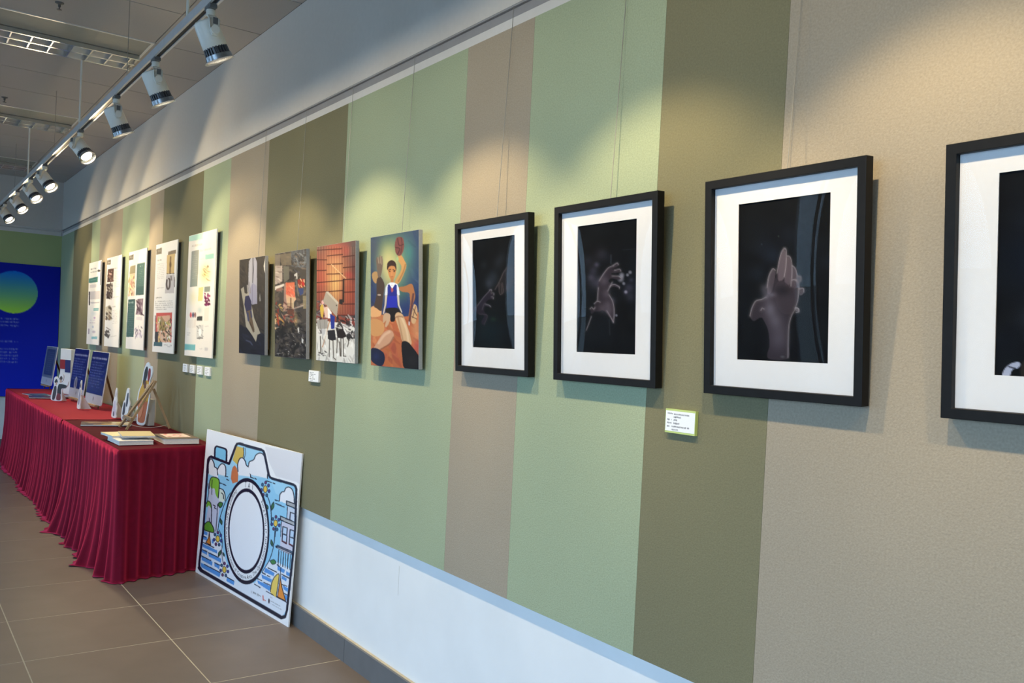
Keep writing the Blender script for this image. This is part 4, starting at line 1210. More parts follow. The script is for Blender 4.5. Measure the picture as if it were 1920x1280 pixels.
outline = [(116, 250), (119, 222), (128, 210), (139, 207), (244, 247), (284, 146), (292, 134), (306, 132), (432, 167), (446, 176), (452, 190), (478, 312), (486, 326), (499, 333), (620, 366), (634, 376), (640, 394), (636, 672), (592, 1128), (584, 1158), (568, 1172), (550, 1164), (64, 888), (53, 872), (54, 838), (82, 640)]
a.poly([(560, 300), (640, 350), (668, 380), (668, 200), (480, 150)], (222, 222, 230))
a.poly(outline, (146, 204, 238))
a.poly([(100, 300), (660, 440), (650, 470), (600, 640), (560, 860), (430, 880), (330, 420), (200, 620), (75, 640)], (128, 196, 240), .0)
# paler sky above the haze line
a.poly([(105, 306), (250, 330), (330, 350), (480, 320), (520, 420), (640, 480), (640, 420), (445, 180), (290, 136), (139, 207), (118, 225)], (164, 214, 242), .9)
hz = [(120, 309), (250, 338), (470, 378), (640, 480)]
# sun and clouds
a.poly(c6([(450, 230), (530, 250), (540, 300), (530, 370), (500, 365), (455, 440), (400, 390)]), (214, 184, 92))
a.line(c6([(530, 245), (536, 310), (524, 370)]), 4, NV).line(c6([(548, 250), (554, 310), (540, 370)]), 3, NV)
WT = (236, 238, 246)


def cloud(pts):
    a.smooth(pts, WT)
    a.line(pts[:-2], 5.5, NV, 1, 0, True)


cloud(c6([(465, 520), (462, 440), (485, 375), (520, 365), (550, 400), (565, 450), (600, 480), (612, 560), (615, 580), (530, 570), (470, 560)]))
cloud(c6([(590, 455), (600, 410), (650, 385), (675, 335), (720, 310), (765, 330), (790, 400), (815, 500), (812, 580), (815, 600), (700, 575), (612, 550)]))
cloud(c6([(110, 540), (112, 440), (130, 385), (155, 380), (180, 430), (185, 465), (215, 490), (222, 560), (222, 590), (160, 570)]))
cloud(c6([(222, 495), (240, 460), (270, 432), (300, 440), (318, 480), (318, 560), (315, 575), (260, 560), (230, 550)]))
cloud(c6([(955, 860), (960, 790), (985, 755), (1010, 750), (1030, 710), (1065, 700), (1105, 730), (1125, 800), (1130, 890), (1040, 890), (980, 870)]))
for p in ([(310, 575), (340, 582)], [(330, 612), (352, 622)], [(250, 655), (272, 662)], [(285, 668), (318, 682)], [(612, 585), (650, 600)], [(665, 600), (680, 608)], [(805, 630), (860, 645)], [(880, 652), (900, 660)], [(905, 850), (945, 862)], [(910, 890), (1012, 930)]):
    a.line(c6(p), 5.5, NV)
# plain orange shape peeping behind the lens (no face)
a.poly(c6([(378, 600), (388, 520), (402, 470), (425, 450), (450, 480), (468, 560), (462, 640), (400, 660)]), (206, 120, 78))
# cliffs
a.smooth(c6([(105, 900), (108, 700), (125, 620), (150, 590), (220, 600), (240, 640), (238, 700), (285, 740), (310, 800), (300, 860), (240, 960), (200, 1240), (130, 1240), (60, 1200)]), (196, 200, 222))
a.smooth(c6([(225, 730), (270, 735), (305, 790), (310, 850), (270, 880), (235, 860)]), (214, 226, 214)).line(c6([(238, 715), (285, 735), (308, 800), (306, 860)]), 5, NV, 1, 0, True).line(c6([(262, 770), (285, 790), (290, 840)]), 5, NV, 1, 0, True)
a.smooth(c6([(128, 680), (135, 610), (165, 590), (225, 605), (238, 650), (228, 740), (222, 830), (195, 790), (180, 720), (145, 720)]), (132, 188, 66)).line(c6([(118, 720), (128, 620), (160, 585), (220, 600), (240, 640), (236, 720), (226, 830)]), 5, NV, 1, 0, True).line(c6([(155, 620), (150, 700), (148, 790)]), 4, NV)
a.smooth(c6([(78, 930), (90, 880), (118, 870), (138, 910), (135, 950), (110, 920), (88, 940)]), (120, 178, 60)).line(c6([(78, 900), (98, 868), (128, 885), (140, 930), (142, 1000), (135, 1130)]), 5, NV, 1, 0, True).line(c6([(105, 660), (112, 760), (92, 870)]), 4, NV).line(c6([(160, 915), (185, 925), (180, 950), (200, 960)]), 5, NV, 1, 0, True).line(c6([(215, 910), (205, 1080), (190, 1230)]), 4, NV).line(c6([(112, 1070), (114, 1140)]), 4, NV)
a.smooth(c6([(40, 1210), (55, 1150), (90, 1115), (130, 1130), (165, 1190), (160, 1240), (100, 1240)]), (96, 156, 52)).line(c6([(42, 1190), (55, 1145), (95, 1112), (130, 1130), (165, 1200), (155, 1245), (40, 1210)]), 5, NV, 1, 0, True)
a.smooth(c6([(218, 905), (245, 880), (275, 895), (262, 935), (240, 940)]), (70, 132, 66)).line(c6([(218, 905), (245, 880), (278, 895), (262, 935), (238, 942), (218, 905)]), 4.5, NV, 1, 0, True)
# sea
a.poly(c7([(135, 70), (250, 100), (330, 190), (420, 470), (560, 690), (760, 700), (850, 560), (920, 440), (1040, 440), (1240, 540), (1160, 1000), (1100, 1110), (90, 545), (75, 490)]), (226, 232, 244))
SEA = (84, 150, 222)
for p in ([(120, 225), (300, 310), (300, 350), (120, 270)], [(110, 300), (175, 330), (172, 368), (108, 335)], [(190, 335), (350, 410), (345, 460), (195, 385)], [(105, 380), (240, 450), (235, 500), (105, 430)], [(265, 460), (330, 490), (322, 540), (262, 505)], [(90, 460), (340, 590), (325, 640), (100, 520)], [(415, 640), (510, 690), (500, 735), (410, 685)],
          [(130, 70), (185, 90), (180, 130), (130, 110)], [(130, 130), (180, 150), (175, 190), (125, 175)], [(235, 170), (262, 185), (255, 230), (232, 215)],
          [(890, 510), (1000, 570), (990, 610), (870, 560)], [(840, 590), (970, 650), (960, 690), (850, 640)], [(790, 665), (960, 740), (940, 795), (800, 705)], [(1035, 480), (1125, 530), (1115, 570), (1035, 535)], [(1140, 545), (1190, 570), (1185, 610), (1140, 590)], [(1085, 600), (1150, 635), (1140, 670), (1085, 640)], [(1100, 720), (1165, 755), (1160, 800), (1110, 770)], [(1125, 830), (1158, 850), (1155, 910), (1130, 890)]):
    a.poly(c7(p), SEA)
for p in ([(120, 302), (175, 328)], [(190, 338), (310, 392)], [(105, 380), (220, 435)], [(265, 460), (330, 490)], [(140, 485), (330, 580)], [(415, 635), (500, 680)], [(920, 510), (1025, 560)], [(850, 570), (890, 590)], [(912, 605), (945, 620)], [(790, 645), (845, 670)], [(870, 690), (950, 725)], [(755, 715), (825, 755)], [(1085, 585), (1185, 635)], [(1090, 710), (1150, 730)], [(1030, 470), (1060, 490)], [(900, 800), (1150, 930)], [(1115, 820), (1160, 840)], [(125, 212), (260, 275)], [(135, 140), (160, 150)]):
    a.line(c7(p), 5.5, NV)
# little boats
a.poly(c7([(205, 95), (222, 250), (165, 215), (190, 160)]), (224, 138, 54)).line(c7([(205, 90), (222, 245), (160, 215), (195, 160), (205, 90)]), 4, NV)
a.smooth(c7([(950, 800), (965, 700), (1000, 620), (1045, 585), (1050, 650), (1025, 860), (985, 840)]), (236, 206, 104)).line(c7([(950, 805), (965, 700), (1000, 620), (1048, 580), (1052, 640), (1022, 858)]), 4.5, NV, 1, 0, True)
a.poly(c7([(1068, 640), (1090, 740), (1135, 910), (1040, 865)]), (232, 146, 62)).line(c7([(1075, 500), (1068, 640), (1038, 862)]), 4.5, NV).line(c7([(1070, 630), (1095, 760), (1138, 915), (1030, 862)]), 4.5, NV)
# building on stilts
a.poly(c6([(1050, 920), (1145, 960), (1140, 1100), (1045, 1070)]), (200, 212, 232)).poly(c6([(980, 1100), (1140, 1150), (1130, 1280), (1075, 1500), (965, 1440)]), (206, 206, 226))
a.poly(c7([(1075, 0), (1225, 40), (1210, 310), (1065, 235)]), (206, 206, 226))
a.poly(c6([(1040, 860), (1140, 895), (1135, 940), (1040, 905)]), (170, 172, 176)).line(c6([(1040, 858), (1140, 895)]), 6, NV).line(c6([(1038, 905), (1138, 945)]), 6, NV).line(c6([(1040, 858), (1038, 908)]), 6, NV)
a.poly(c6([(975, 1040), (1130, 1105), (1130, 1150), (975, 1085)]), (176, 178, 182)).line(c6([(968, 1038), (1132, 1105)]), 6, NV).line(c6([(968, 1082), (1130, 1150)]), 6, NV).line(c6([(970, 1038), (970, 1085)]), 6, NV).line(c6([(1050, 925), (1045, 1065)]), 4, NV).line(c6([(1085, 990), (1140, 1010)]), 6, NV).line(c6([(1085, 990), (1080, 1080)]), 6, NV).line(c6([(980, 1090), (975, 1280)]), 4, NV)
for (xw, yw) in ((1095, 20), (1180, 55)):
    a.poly(c7([(xw, yw - 10), (xw + 52, yw + 5), (xw + 44, yw + 195), (xw - 8, yw + 165)]), (190, 214, 240)).line(c7([(xw, yw - 10), (xw + 52, yw + 5), (xw + 44, yw + 195), (xw - 8, yw + 165), (xw, yw - 10)]), 5.5, NV).line(c7([(xw - 4, yw + 75), (xw + 48, yw + 92)]), 6, NV).line(c7([(xw - 8, yw + 160), (xw + 44, yw + 185)]), 7, (104, 40, 52))
a.line(c7([(1020, 250), (1215, 335)]), 13, NV).line(c7([(1035, 262), (1200, 335)]), 4, (190, 190, 200)).line(c7([(1030, 232), (1220, 312)]), 5, NV)
for k in range(6):
    xk = 1050 + k * 28
    a.line(c7([(xk, 290 + k * 11), (xk - 8, 465 + k * 13)]), 5 if k % 2 == 0 else 3.5, NV)
# stems, leaves and flowers
for p in ([(805, 790), (840, 880), (858, 1000), (860, 1150)],):
    a.line(c6(p), 4.5, NV, 1, 0, True)
a.line(c6([(370, 770), (300, 900), (240, 1080), (215, 1220)]), 4, NV, 1, 0, True).line(c7([(330, 60), (365, 200), (355, 330), (375, 480)]), 3.5, NV, 1, 0, True).line(c7([(1000, 60), (990, 220), (950, 380), (900, 480), (850, 560)]), 4, NV, 1, 0, True).line(c6([(912, 1170), (908, 1280)]), 4, NV)


def leaf(x, y, dx, dy, w, c=(60, 110, 74)):
    p = [(x - dx, y - dy), (x + dy * w, y - dx * w), (x + dx, y + dy), (x - dy * w, y + dx * w)]
    a.smooth(p, c)
    a.line(p + [p[0]], 3.5, NV, 1, 0, True)


for x_, y_, dx_, dy_ in ((502, 492, -6, 24), (470, 497, 4, 14), (192, 588, 3, 18), (181, 780, -8, 20), (205, 786, 4, 12), (498, 712, 4, 20)):
    leaf(x_, y_, dx_, dy_, .35)
leaf(506, 826, 18, 6, .8, (72, 136, 76))


def flower(x, y, s=1.0, pet=((60, 70, 150), (50, 100, 140), (110, 60, 110))):
    for k in range(7):
        t_ = 2 * math.pi * k / 7 + .3
        px, py = x + 24 * s * math.cos(t_) * .95, y + 38 * s * math.sin(t_)
        a.ell(px, py, 8 * s, 11 * s, NV)
        a.ell(px, py, 5.5 * s, 8 * s, pet[k % len(pet)])
    a.ell(x, y, 13 * s, 22 * s, NV)
    a.ell(x, y, 10 * s, 18 * s, (232, 196, 84))


flower(458, 394)
flower(520, 594)
flower(170, 692)
flower(209, 880)
keep = a.C.copy()
a.poly(outline, (-1, -1, -1))
outside = a.C[:, 0] != -1
a.C = keep
a.C[outside] = (240, 241, 246)
a.poly([(455, 150), (480, 240), (520, 320), (640, 352), (668, 372), (672, 190)], (222, 222, 230))
# lens ring, drawn on the sheet as true circles
iu = [a.uv(*p) for p in ((345, 330), (345, 970), (200, 650), (488, 640))]
LU, LV = 0.5 * (a.uv(207, 640)[0] + a.uv(485, 650)[0]), 0.5 * (a.uv(352, 328)[1] + a.uv(332, 970)[1])
# ring radii in metres
du = (a.U - LU) * BWID
dv = (a.V - LV) * BHEI
RO = 0.5 * BHEI * (a.uv(332, 970)[1] - a.uv(352, 328)[1])
RX = 0.5 * BWID * (a.uv(485, 650)[0] - a.uv(207, 640)[0])
rad = np.hypot(du / RX * RO, dv)
for r_, c_ in ((RO, NV), (RO - 0.020, (238, 240, 246)), (RO - 0.056, NV), (RO - 0.075, (236, 239, 248))):
    a.C[rad < r_] = c_
# shutter button and camera outline
btn = c6([(188, 352), (192, 262), (200, 240), (216, 230), (308, 256), (326, 270), (332, 290), (328, 400)])
a.poly(btn, (128, 198, 232))
a.line(btn, 10, NV, 1, 0)
a.line(outline + [outline[0]], 13, NV, 1, 0)
a.line([(640, 394), (636, 672), (594, 1120)], 13, NV)
a.line([(578, 1164), (560, 1170), (550, 1164), (64, 888), (54, 872)], 22, NV)
a.line([(136, 207), (240, 246)], 15, NV)
a.line([(306, 134), (430, 168)], 15, NV).line([(499, 333), (620, 366)], 15, NV)
# sponsor line at the foot
a.text(372, 1002, 62, 20, (180, 182, 190), .5, .7, 70).text(386, 1012, 48, 9, (90, 92, 100), .5, .9, 71).line([(446, 1036), (448, 1064)], 5, (206, 90, 84), .9, 1).text(450, 1056, 16, 10, (206, 110, 100), .5, .9).ell(483, 1068, 5, 16, (60, 50, 66)).text(494, 1064, 60, 7, (110, 112, 120), .55, .9).text(494, 1080, 66, 7, (120, 122, 130), .55, .9).text(490, 1040, 14, 5, (130, 130, 140), .5, .8)

BYAW, BLEAN = 0.084, 0.041
t = thing('camera_board', (-4.653, -0.094, 0.0), 'large white foam board printed with a cartoon camera, leaning on the wall', 'display board')
t.matrix_world = Matrix.Translation((-4.653, -0.0945, 0.0)) @ Matrix.Rotation(BYAW, 4, 'Z') @ Matrix.Rotation(-BLEAN, 4, 'X')
MB().box(-BWID / 2, BWID / 2, 0.0, 0.007, 0.0, BHEI).build('foam_board', M['foam'], t)
a.mesh('printed_sheet', BWID, BHEI, M['gloss_print'], t, -0.0006, 0.0)
# ring lettering, one glyph after another around the lens
dg = None
fcu = bpy.data.curves.new('lettering_source', 'FONT')
fcu.size = 1.0
fob = bpy.data.objects.new('lettering_source', fcu)
COL.objects.link(fob)
glyph = {}


def glyph_mesh(ch):
    if ch not in glyph:
        fcu.body = ch
        fcu.resolution_u = 2
        bpy.context.view_layer.update()
        dgr = bpy.context.evaluated_depsgraph_get()
        ev = fob.evaluated_get(dgr)
        me = ev.to_mesh()
        v = [tuple(p.co) for p in me.vertices]
        f = [tuple(p.vertices) for p in me.polygons]
        ev.to_mesh_clear()
        w = (max(p[0] for p in v) if v else 0.25)
        glyph[ch] = (v, f, w + 0.09 if v else 0.30)
    return glyph[ch]


TXT = 'Designed by Kevin Kwan, Department of Creative Arts, The Open University of Hong Kong'
SZ, RT = 0.031, RO - 0.036
total = sum(glyph_mesh(c)[2] for c in TXT) * SZ
sp = math.radians(282) / (total / RT)
th = math.radians(128)
lv, lf = [], []
sxr = RX / RO
for c in TXT:
    v, f, adv = glyph_mesh(c)
    dth = adv * SZ / RT * sp
    tm = th + dth / 2
    k = len(lv)
    ux, uz = math.cos(tm), math.sin(tm)
    for x_, y_, _ in v:
        # letters stand with their feet on the outer side, read counter-clockwise
        rr_ = RO - 0.0265 - y_ * SZ
        tt = th + (x_ * SZ / RT) * sp
        lv.append(((LU - 0.5) * BWID + rr_ * math.cos(tt) * sxr, -0.0011, (1 - LV) * BHEI + rr_ * math.sin(tt)))
    lf += [tuple(i + k for i in q) for q in f]
    th += dth
pydata('lettering', lv, lf, M['navy'], t)['kind'] = 'stuff'
# letters "TAI" style marks at the top of the ring
vv, ff = [], []
for ch, ox in (('T', -0.075), ('A', -0.018), ('I', 0.048)):
    v, f, adv = glyph_mesh(ch)
    k = len(vv)
    vv += [((LU - 0.5) * BWID + (ox + x_ * 0.046) * 0.8, -0.0011, (1 - LV) * BHEI + RO - 0.054 + y_ * 0.046) for x_, y_, _ in v]
    ff += [tuple(i + k for i in q) for q in f]
pydata('ring_letters', vv, ff, M['navy'], t)['kind'] = 'stuff'
bpy.data.objects.remove(fob)

# ================================================================== draped tables
def skirt(name, path, m, parent, lam, amp0, amp1, flare, seed, ztop=0.742, spill=None, end=None):
    """hanging pleated cloth along path of (x, y, nx, ny); flare(s,x) pushes the hem outwards"""
    r = np.random.RandomState(seed)
    P = np.array(path, float)
    seg = np.hypot(np.diff(P[:, 0]), np.diff(P[:, 1]))
    s = np.concatenate([[0], np.cumsum(seg)])
    n = int(s[-1] / 0.006)
    S = np.linspace(0, s[-1], n)
    X, Y = np.interp(S, s, P[:, 0]), np.interp(S, s, P[:, 1])
    NX, NY = np.interp(S, s, P[:, 2]), np.interp(S, s, P[:, 3])
    nl = np.hypot(NX, NY)
    NX, NY = NX / nl, NY / nl
    kk = np.linspace(0, s[-1], max(4, int(s[-1] / 0.22)))
    ph = np.interp(S, kk, np.cumsum(r.uniform(-0.9, 0.9, len(kk))))
    am = np.interp(S, kk, r.uniform(0.55, 1.25, len(kk)))
    w1 = np.sin(2 * np.pi * S / lam + ph * 2)
    if end:                                     # tighter, even pleats along the table end
        w1 = np.where(S > end[0], np.sin(2 * np.pi * (S - end[0]) / end[1] + ph * 0.8), w1)
    w2 = np.sin(2 * np.pi * S / (lam * 2.3) + ph * 1.3 + 1.7)
    pl = np.sign(w1) * np.abs(w1) ** 0.8 * 0.7 + w2 * 0.45
    fl = np.array([flare(a_, b_) for a_, b_ in zip(S, X)])
    ts = [0, .015, .04, .08, .14, .22, .31, .41, .52, .63, .74, .84, .92, .97, 1.0]
    rows = []
    for t_ in ts:
        e = t_ ** 2.2
        amp = (amp0 + (amp1 - amp0) * e) * am * min(1, t_ * 18)
        if end:
            amp = np.where(S > end[0], end[2] * (0.35 + 0.65 * t_) * am * min(1, t_ * 14), amp)
        off = pl * amp + fl * t_ ** 3 + 0.004
        z = ztop * (1 - t_) + 0.004
        ins = 0.012 * max(0, 1 - t_ * 60)
        rows.append(np.stack([X + NX * (off - ins), Y + NY * (off - ins), np.full(n, z + 0.002 * (t_ == 0))], 1))
    if spill is not None:
        sl = np.array([spill(a_, b_) for a_, b_ in zip(S, X)])
        base = rows[-1].copy()
        for q in (0.4, 1.0):
            rw = base.copy()
            rw[:, 0] += NX * sl * q
            rw[:, 1] += NY * sl * q
            rw[:, 2] = 0.003 + (1 - q) * 0.004 + 0.006 * np.maximum(0, pl) * (sl > 0.005)
            rows.append(rw)
    V = np.concatenate(rows)
    R_ = len(rows)
    i = np.arange(R_ - 1)[:, None] * n + np.arange(n - 1)[None]
    f = np.stack([i, i + n, i + n + 1, i + 1], -1).reshape(-1, 4)
    return pydata(name, V.tolist(), f.tolist(), m, parent, True)


def cloth_top(name, x0, x1, y0, y1, z, m, parent, seed, slant=0.0):
    r = np.random.RandomState(seed)
    nx, ny = int((x1 - x0) / 0.05), 14
    v, f = [], []
    ph = r.uniform(0, 6, 6)
    for j in range(ny + 1):
        for i in range(nx + 1):
            x, y = x0 + (x1 - slant * j / ny - x0) * i / nx, y0 + (y1 - y0) * j / ny
            v.append((x, y, z + 0.0012 * (math.sin(x * 9 + ph[0] + y * 4) + math.sin(y * 16 + x * 3 + ph[1]))))
    for j in range(ny):
        for i in range(nx):
            k = j * (nx + 1) + i
            f.append((k, k + 1, k + nx + 2, k + nx + 1))
    return pydata(name, v, f, m, parent, True)


def corner_path(x0, x1, y0, y1, r=0.02, left=False, slant=0.0):
    """front edge (facing -y) from x0 to x1, round the near corner, then the end edge (facing +x) to y1"""
    p = []
    if left:
        p += [(x0, y1, -1, 0), (x0, y0 + r, -1, 0)]
        for k in range(1, 6):
            t_ = math.pi / 2 * k / 6
            p.append((x0 + r - r * math.cos(t_), y0 + r - r * math.sin(t_), -math.cos(t_), -math.sin(t_)))
        p.append((x0 + r, y0, 0, -1))
    else:
        p.append((x0, y0, 0, -1))
    p.append((x1 - r, y0, 0, -1))
    for k in range(1, 6):
        t_ = math.pi / 2 * k / 6
        p.append((x1 - r + r * math.sin(t_), y0 + r - r * math.cos(t_), math.sin(t_), -math.cos(t_)))
    p += [(x1, y0 + r, 1, 0), (x1 - slant * 0.7, y0 + (y1 - y0) * 0.7, 1, 0), (x1 - slant, y1, 1, 0)]
    return p


YF, YK = -0.615, -0.030
TABZ = 0.745


def folding_table(x0, x1, label):
    t = thing('folding_table', ((x0 + x1) / 2, (YF + YK) / 2, 0), label, 'table')
    hw, hd = (x1 - x0) / 2 - 0.03, (YK - YF) / 2 - 0.02
    MB().box(-hw, hw, -hd, hd, 0.700, 0.732).build('tabletop', M['plastic'], t, bevel=0.004)
    for sx_ in (-1, 1):
        for sy_ in (-1, 1):
            MB().tube([(sx_ * (hw - 0.12), sy_ * (hd - 0.05), 0.0), (sx_ * (hw - 0.12), sy_ * (hd - 0.05), 0.70)], 0.013, 10).build('leg', M['steel_leg'], t)
    return t


folding_table(-7.05, -5.33, 'folding table hidden under the dark crimson cloth')
folding_table(-8.82, -7.06, 'folding table hidden under the middle of the bright red cloth')
folding_table(-10.58, -8.83, 'folding table hidden under the far end of the bright red cloth')


def bump(x, c, w):
    return math.exp(-((x - c) / w) ** 2)


t = thing('tablecloth', (0, 0, 0), 'dark crimson velvet cloth with pleated skirt on the near table', 'tablecloth', 'velvet tablecloths')
cloth_top('cloth_top', -7.052, -5.20 - 0.008, YF + 0.010, YK, TABZ, M['velvet_top'], t, 1, 0.13)
skirt('cloth_skirt', corner_path(-7.048, -5.20, YF, YK, slant=0.13), M['velvet_a'], t, 0.105, 0.006, 0.024,
      lambda s, x: (0.035 + 0.075 * bump(x, -6.70, 0.13) + 0.035 * bump(x, -6.22, 0.14) + 0.060 * bump(x, -5.74, 0.12) + 0.012 * math.sin(x * 23)) if s < 1.80 else 0.018, 5,
      spill=lambda s, x: (0.045 * bump(x, -6.72, 0.10) + 0.03 * bump(x, -6.30, 0.08) + 0.035 * bump(x, -5.95, 0.07) + 0.04 * bump(x, -5.72, 0.07) + 0.02 * bump(x, -5.24, 0.05)) if s < 1.86 else 0.0, end=(1.87, 0.072, 0.022))
t = thing('tablecloth', (0, 0, 0), 'bright red cloth with long pleated skirt on the far tables', 'tablecloth', 'velvet tablecloths')
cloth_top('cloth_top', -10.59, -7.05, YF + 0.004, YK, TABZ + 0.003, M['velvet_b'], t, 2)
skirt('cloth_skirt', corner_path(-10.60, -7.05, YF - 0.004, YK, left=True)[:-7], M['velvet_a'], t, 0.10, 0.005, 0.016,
      lambda s, x: 0.05 if s > 0.6 else 0.02, 8, ztop=0.745, spill=lambda s, x: 0.02 + 0.02 * math.sin(x * 5))

# ================================================================== things on the tables
ZT = TABZ + 0.004
ZR = TABZ + 0.008


def monitor_art(style):
    a = Art([(0, 0), (100, 0), (100, 86), (0, 86)], 70, 70, (24, 34, 92))
    if style == 1:
        a.rect(0, 0, 100, 70, (112, 124, 138)).rect(12, 6, 88, 64, (52, 66, 92))
        for k in range(11):
            a.text(20, 12 + k * 4.6, 58, 2.2, (150, 164, 180), 0, .7, 80)
    else:
        a.vgrad([(0, 0), (100, 0), (100, 70), (0, 70)], (18, 24, 84), (28, 46, 110))
        a.text(6, 9, 86, 4.2, (200, 206, 228), 0, .9, 81)
        for k in range(9):
            a.text(6, 17 + k * 4.4, 84 - (k % 3) * 9, 2.4, (120, 130, 176), 0, .8, 82 + k)
        if style == 2:
            a.ell(38, 62, 10, 12, (170, 172, 182)).ell(38, 60, 6, 8, (110, 112, 126))
        else:
            a.text(24, 57, 18, 2.2, (110, 120, 166), 0, .8).text(56, 57, 18, 2.2, (110, 120, 166), 0, .8)
    a.rect(0, 70, 100, 86, (188, 190, 198)).ell(50, 77.5, 2.2, 3, (96, 98, 106))
    return a


def screen_board(x, y, z, yaw, w, lean, h, style, label):
    """foam board printed as a desktop computer screen, resting on a small wooden easel; x,y,z = lower right corner"""
    bl = Vector((x - math.cos(yaw) * w, y - math.sin(yaw) * w, z))
    mid = (Vector((x, y, z)) + bl) / 2
    t = thing('screen_board', mid, label, 'display board', 'computer screen shaped boards on the red cloth')
    t.matrix_world = Matrix.Translation(mid) @ Matrix.Rotation(yaw, 4, 'Z') @ Matrix.Rotation(-lean, 4, 'X')
    # rounded board outline
    r = 0.018
    o = []
    for cx_, cz_, a0 in ((w / 2 - r, r, -90), (w / 2 - r, h - r, 0), (-w / 2 + r, h - r, 90), (-w / 2 + r, r, 180)):
        for k in range(5):
            an = math.radians(a0 + 22.5 * k)
            o.append((cx_ + r * math.cos(an), cz_ + r * math.sin(an)))
    MB().prism(o, 0.0, 0.008).build('foam_board', M['foam'], t)
    monitor_art(style).mesh('printed_sheet', w - 0.006, h - 0.006, M['gloss_print'], t, -0.0006, 0.003)
    for sx_ in (-1, 1):
        MB().lathe([(0.006, 0), (0.006, -0.003), (0.003, -0.004)], 10, Matrix.Translation((sx_ * (w / 2 - 0.022), -0.0008, h - 0.022)) @ Matrix.Rotation(math.radians(90), 4, 'X')).build('pin', M['pin'], t)
    # its easel: two front legs, ledge, back leg
    e = thing('tabletop_easel', (mid.x, mid.y, ZR), 'small wooden easel holding the ' + label, 'easel', 'wooden tabletop easels')
    e.rotation_euler = (0, 0, yaw)
    g = z - ZR
    sl = math.tan(lean)
    for sx_ in (-1, 1):
        MB().bar((sx_ * 0.13, 0.018 - g * sl, 0.0), (sx_ * 0.05, 0.018 + sl * (h * 0.86), g + h * 0.86), 0.016, 0.010, (0, 1, 0)).build('front_leg', M['dark_wood'], e)
    MB().box(-0.15, 0.15, -0.020, 0.012, g - 0.016, g - 0.002).build('ledge', M['wood'], e)
    yb = min(0.018 + sl * h * .8 + 0.16, YK - mid.y - 0.02)
    MB().bar((0, 0.026 + sl * h * 0.8, g + h * 0.8), (0, yb, 0.004), 0.016, 0.010, (1, 0, 0)).build('back_leg', M['dark_wood'], e)
    return t


screen_board(-10.311, -0.234, 0.80, 0.063, 0.50, 0.124, 0.416, 1, 'grey screen shaped board by the blue panel, farthest of three')
screen_board(-8.57, -0.226, 0.785, 0.088, 0.462, 0.10, 0.452, 2, 'blue screen shaped board with a pale oval, middle of three')
screen_board(-7.82, -0.215, 0.785, 0.066, 0.515, 0.118, 0.448, 3, 'blue screen shaped board with rows of text, nearest of three')

# box-shaped book stand with white, red and navy front
t = thing('display_box', (-9.80, -0.155, ZR), 'white upright box with a red and navy band behind the couple cutout', 'box', rot=(0, 0, 0.25))
MB().box(-0.12, 0.12, -0.03, 0.03, 0, 0.455).build('box_body', M['foam'], t, bevel=0.002)
MB().box(-0.118, 0.0, -0.0335, -0.030, 0.25, 0.345).build('red_label', cmat((150, 36, 40)), t)
MB().box(0.0, 0.118, -0.0335, -0.030, 0.22, 0.345).build('navy_label', cmat((30, 40, 104)), t)

# flat leaflets
def sheet(name, x, y, rz, w, d, art, label, z=ZR, th=0.004, group=None, cat='leaflet'):
    t = thing(name, (x, y, z), label, cat, group, (0, 0, rz))
    MB().box(-w / 2, w / 2, -d / 2, d / 2, 0.0, th).build('paper_block', M['paper'], t)
    me = art.mesh('printed_cover', w, d, M['gloss_print'], t, 0.0, 0.0)
    me.rotation_euler = (math.radians(-90), 0, 0)
    me.location = (0, -d / 2, th + 0.0006)
    return t


def leaf_art(base, seed, pal):
    a = Art([(0, 0), (100, 0), (100, 70), (0, 70)], 36, 26, base)
    a.strokes(16, (5, 5, 95, 65), pal, 30, 8, .4, seed, .8, 1.5)
    return a


for k, (x_, y_, rz, c_, pal, lb) in enumerate(((-9.60, -0.44, 0.2, (84, 108, 124), [(60, 84, 104), (120, 140, 150)], 'grey blue leaflet at the far left corner of the red cloth'),
                                              (-9.22, -0.47, -0.1, (52, 68, 96), [(40, 52, 80), (90, 110, 130), (190, 60, 60)], 'dark navy leaflet with a red mark beside the couple cutout'),
                                              (-9.30, -0.27, 0.1, (60, 70, 110), [(200, 60, 56), (50, 60, 100)], 'small navy and red leaflet lying behind the dark navy one'))):
    sheet('leaflet', x_, y_, rz, 0.30, 0.20, leaf_art(c_, 90 + k, pal), lb, group='leaflets at the far end of the red cloth', z=ZR + k * 0.005)
a = Art([(0, 0), (100, 0), (100, 70), (0, 70)], 50, 36, (206, 178, 116))
a.poly([(0, 0), (55, 0), (40, 70), (0, 70)], (96, 74, 48)).strokes(24, (2, 2, 60, 68), [(60, 46, 36), (190, 150, 80), (130, 90, 60), (210, 180, 120)], 26, 8, .6, 95).poly([(62, 5), (96, 5), (94, 65), (60, 65)], (222, 206, 160)).strokes(8, (62, 10, 94, 60), [(180, 190, 140), (200, 180, 130)], 16, 6, .5, 96)
sheet('photo_booklet', -6.66, -0.395, 1.38, 0.32, 0.24, a, 'open photo booklet in brown and cream on the dark crimson cloth', z=ZT, th=0.008, group=None, cat='booklet')

